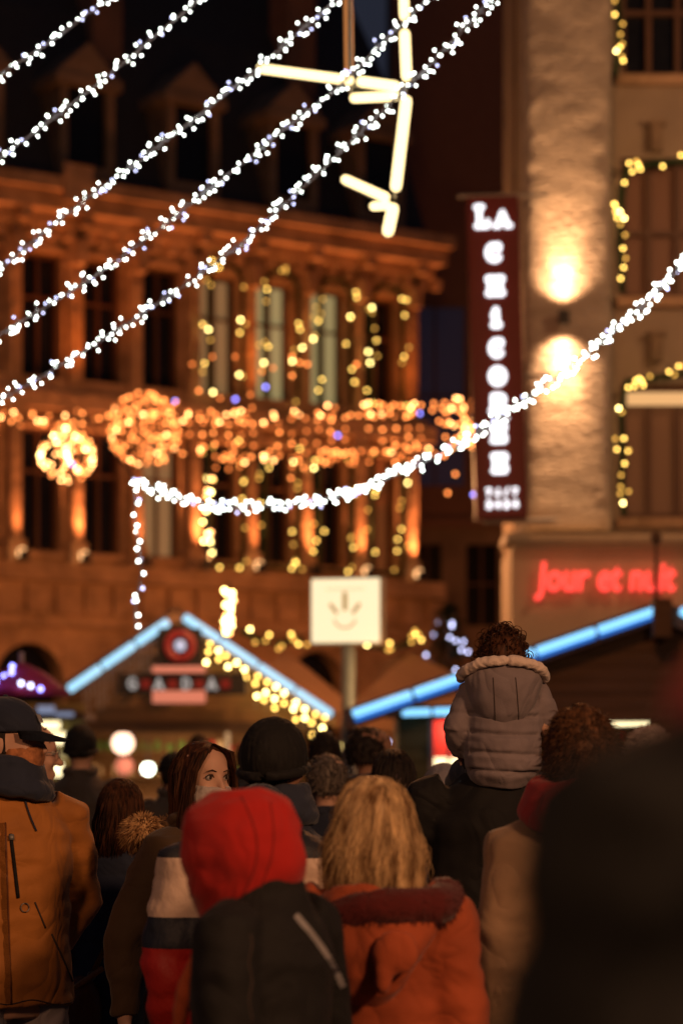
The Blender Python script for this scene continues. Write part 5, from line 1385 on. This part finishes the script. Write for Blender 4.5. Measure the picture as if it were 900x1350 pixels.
# hood lying on the back
bm = bm_()
loft(bm, [((.004,-.050,.142), .018,.014), ((.004,-.058,.152), .040,.028), ((.003,-.060,.175), .068,.050), ((.002,-.052,.205), .092,.070), ((0,-.040,.240), .108,.086), ((0,-.030,.272), .118,.092), ((0,-.022,.318), .116,.088)], 28)
b = fuse(bm, .006, 4); b.normal_update()
for v in b.verts:
    v.co += v.normal*(.0030*noise.noise(v.co*26)+.004*noise.noise(v.co*12))
hd = obj('hood', b, M['taupe'], t, smooth=True)
from mathutils.bvhtree import BVHTree
hb_ = BVHTree.FromPolygons([v.co for v in hd.data.vertices], [p.vertices for p in hd.data.polygons])
bm = bm_()
for xs_, xe in ((-.036,-.028), (.030,.042)):
    pts = []
    for j in range(14):
        u = j/13; x = xs_+(xe-xs_)*u; z = .288-.13*u; h = hb_.ray_cast(V((x,-1,z)), V((0,1,0)))
        if h[0]: pts.append(h[0]+V((0,-.0002,0)))
    tube(bm, pts, .0016, 5)
obj('hood_seam', bm, M['seam'], t)
rim = []
for j in range(33):
    q = PI*.96+PI*1.08*j/32
    rim.append(V((math.cos(q)*.124, math.sin(q)*.100-.018, .338-.030*(1+math.sin(q))-.014*abs(math.cos(q))**3)))
bm = bm_(); tube(bm, rim, .0165, 10); b = fuse(bm, .005, 1); b.normal_update()
for v in b.verts: v.co += v.normal*(.0035*noise.noise(v.co*70)+.003*noise.noise(v.co*30))
obj('fleece_trim', b, M['fleece'], t, smooth=True)
bm = bm_(); ell(bm, (0,-.015,.305), .115,.088,.020); obj('hood_lining', bm, M['fleece'], t, smooth=True)
# curls
bm = bm_(); ell(bm, CH+V((0,-.014,.012)), .067,.082,.082, seg=24); b = fuse(bm, .006, 0); b.normal_update()
for v in b.verts: v.co += v.normal*(.006*noise.noise(v.co*45)+.007*abs(noise.noise(v.co*26)))
bmesh.ops.delete(b, geom=[v for v in b.verts if v.co.y > CH.y+.045 and v.co.z < CH.z+.035 or v.co.z < CH.z-.055], context='VERTS')
rnd = random.Random(9)
for i in range(330):
    th = rnd.uniform(0, 2*PI); ph = rnd.uniform(-.4, 1.5); n_ = V((math.cos(th)*math.cos(ph), math.sin(th)*math.cos(ph), math.sin(ph)))
    if n_.y > .5 and n_.z < .4: continue
    p = CH+V((0,-.014,.012))+V((n_.x*.067, n_.y*.082, n_.z*.082)); rr = rnd.uniform(.005,.0105); out = rnd.uniform(.0,.010)
    ax = (n_.cross(V((0,0,1)))+V((rnd.gauss(0,.5),rnd.gauss(0,.5),rnd.gauss(0,.5)))).normalized(); u = n_; w2 = ax.cross(u).normalized()
    tube(b, [p+n_*(out-.004)+u*rr*(1-math.cos(f))*.8+w2*rr*math.sin(f)+ax*.0016*f for f in [.75*k2 for k2 in range(10)]], [.0016]*7+[.0012,.0009,.0005], 4)
for (qx, qz, rr) in ((-.070,.052,.013),(-.066,.075,.011),(-.080,.008,.013),(-.082,-.02,.010),(.068,.045,.012),(.045,.092,.014),(.06,.08,.013),(.0,.104,.009),(-.03,.100,.010),(.080,.018,.013),(.086,.0,.010),(.02,.106,.012)):
    c0 = CH+V((qx,-.012,qz)); tube(b, [c0+V((rr*math.cos(f),.002*f,rr*math.sin(f))) for f in [.5*k2+qx*40 for k2 in range(14)]], [.0015]*10+[.0012,.001,.0008,.0004], 5)
obj('hair', b, M['h_brown'], t, smooth=True)

# ---- boy with chestnut curls, beige coat and red scarf
i_ = build_person(768, 922, 5.9, math.radians(6), 'person with chestnut curls, beige coat and a red hood round the neck', 'beige', 'jeans', 'h_curly', 'wavy', .012, ('down','down'), math.radians(-16), 'skin', hem=.70, build=.93, detail=.011)
s = i_['s']; bm = bm_()
for zz_, rr, w_ in ((1.50,.115,.042), (1.535,.105,.036), (1.475,.130,.036)):
    tube(bm, [V((math.cos(q)*rr, math.sin(q)*rr-.02, zz_+.01*math.sin(q*3)))*s for q in [2*PI*j/24 for j in range(25)]], w_*s, 10)
ell(bm, V((-.05,-.12,1.49))*s, .09,.05,.06)
b = fuse(bm, .011, 3); ruffle(b, .009, 9, 16, seed=3); obj('red_hood', b, M['redscarf'], i_['t'], smooth=True)

# ---- person in colour block jacket behind the red hood
i_ = build_person(332, 1060, 6.1, math.radians(-6), 'person in a white, navy and red puffer jacket hidden behind the red hood', 'stripes', 'olive', 'navy', 'beanie', .012, ('down','down'), 0, 'skin', hem=.80, build=.86, detail=.012, puff=1.7, quilt=(.10,.005), H=1.66, bow=.15, tilt=-.45)
# ---- red hood in front
i_ = build_person(348, 1048, 4.9, math.radians(60), 'person in a bright red hood and black coat with a pale stripe', 'black', 'jeans', 'h_brown', 'short', .035, ('down','down'), math.radians(4), 'skin', hem=.70, build=.95, detail=.011, collar=False, bow=.068, H=1.575, tilt=-.12)
red_hood = hood_up(i_, 'red', 1.10, seed=4)
s = i_['s']
ribbon(i_, [(388+62*j/15+6*math.sin(j/15*3), 1208+95*j/15) for j in range(16)], .010, 'reflective_stripe', 'reflective')
bm = bm_(); tube(bm, [V((-.06,.13,1.36))*s, V((-.07,.165,1.27))*s, V((-.075,.185,1.14))*s, V((-.08,.18,1.0))*s, V((-.08,.17,.85))*s], [.010,.016,.018,.020,.018], 8); b = fuse(bm, .008, 1); ruffle(b, .005, 12); obj('rust_scarf_end', b, M['rust'], i_['t'], smooth=True)
hi = dict(t=i_['t'], coat=red_hood)
M['red_seam'] = cloth('red_seam', (.26, .010, .008))
for pp_ in ([(318+26*math.sin(j/20*PI)-10*j/20, 1050+150*j/20) for j in range(21)], [(244+12*math.sin(j/14*PI), 1090+8*j) for j in range(14)], [(356+14*math.sin(j/20*PI)-22*j/20, 1058+130*j/20) for j in range(21)]):
    q_ = [p for p in (on_px(hi, x, y, .0006) for x, y in pp_) if p]
    if len(q_) > 3:
        bm = bm_(); tube(bm, q_, .0019, 5); obj('hood_seam', bm, M['red_seam'], red_hood)
bm = bm_(); tube(bm, [on_px(i_, 330+2*math.sin(j), 1232+8*j, .0005) for j in range(16)], .0022, 5); attach(i_, 'back_seam', bm, 'seam')

# ---- blonde woman
i_ = build_person(492, 1016, 5.5, math.radians(-6), 'blonde woman in a rust orange coat with dark red fur trim', 'rust', 'jeans', 'h_blonde', 'none', .010, ('down','down'), 0, 'skin', hem=.62, female=True, build=1.08, detail=.011, puff=1.35)
s = i_['s']; hc, m_ = i_['hc'], i_['m']; t = i_['t']
bm = bm_()
loft(bm, [((0,-.02,-.185), .118,.105), ((0,-.022,-.15), .132,.118), ((0,-.022,-.09), .120,.122), ((0,-.016,-.02), .104,.120), ((0,-.014,.05), .090,.112), ((0,-.014,.095), .066,.084), ((0,-.014,.122), .03,.04)], 28)
b = fuse(bm, .008, 2)
bmesh.ops.delete(b, geom=[v for v in b.verts if v.co.y > .055 and v.co.z < .06], context='VERTS')
b.normal_update()
for v in b.verts:
    a = math.atan2(v.co.y, v.co.x); v.co += v.normal*(.007*noise.noise(V((math.cos(a)*5, math.sin(a)*5, v.co.z*2.2)))+.002*noise.noise(V((math.cos(a)*14, math.sin(a)*14, v.co.z*4))))
bmesh.ops.solidify(b, geom=b.faces[:], thickness=.008)
bb = bm_(); hairlocks(bb, V((0,0,0)), Matrix.Identity(3), 4200, 0, r=.0013, seed=77, drop=(.10,.185), rx=.090, ry=.108, rz=.124, flare=.028, wave=.010, front=.4); hairlocks(bb, V((0,0,0)), Matrix.Identity(3), 260, 0, r=.0007, seed=5, drop=(.10,.20), rx=.093, ry=.110, rz=.128, flare=.036, wave=.022, front=.4)
me = bpy.data.meshes.new('x'); bb.to_mesh(me); bb.free(); b.from_mesh(me); bpy.data.meshes.remove(me)
for v in b.verts: v.co = hc+m_@v.co
obj('hair', b, M['h_blonde'], t, smooth=True)
rim = [V((math.cos(q)*.185, math.sin(q)*.125-.035, 1.405+.03*math.cos(q)+.01*math.sin(q*3)))*s for q in [PI*.9+PI*1.2*j/24 for j in range(25)]]
obj('fur_trim', fur_ruff(rim, .066, 6000, .014, 5), M['maroon'], t, smooth=True)
bm = bm_(); loft(bm, [((0,-.13,1.17), .035,.02), ((0,-.15,1.21), .085,.045), ((0,-.15,1.29), .135,.07), ((0,-.12,1.37), .165,.09), ((0,-.08,1.42), .16,.10)], 20)
for v in bm.verts: v.co *= s
b = fuse(bm, .010, 4); ruffle(b, .010, 9, 12, seed=8); obj('hood', b, M['rust'], t, smooth=True)
bm = bm_(); ell(bm, V((.075,-.225,1.315))*s, .055,.022,.050); ell(bm, V((.045,-.228,1.26))*s, .022,.018,.045); b = fuse(bm, .008, 2); ruffle(b, .004, 20); obj('hood_tab', b, M['rust'], t, smooth=True)

# ---- very near dark figure at the right
i_ = build_person(1366, 845, 1.46, math.radians(14), 'very near blurred figure in a black coat filling the lower right corner', 'blackest', 'black', 'h_black', 'short', .0, ('down','down'), 0, 'skin2', hem=.55, build=1.12, detail=.012, puff=1.4, H=1.938)
hood_up(i_, 'darkred', 1.5, seed=2)
s = i_['s']; bm = bm_(); tube(bm, [V((math.cos(q)*.145, math.sin(q)*.13-.01, 1.445+.012*math.sin(q*3)))*s for q in [2*PI*j/24 for j in range(25)]], .075, 12)
b = fuse(bm, .012, 3); ruffle(b, .012, 9, 14, seed=5); obj('scarf', b, M['darkred'], i_['t'], smooth=True)
# ---- the crowd is lit by an unseen street lamp and an added fill
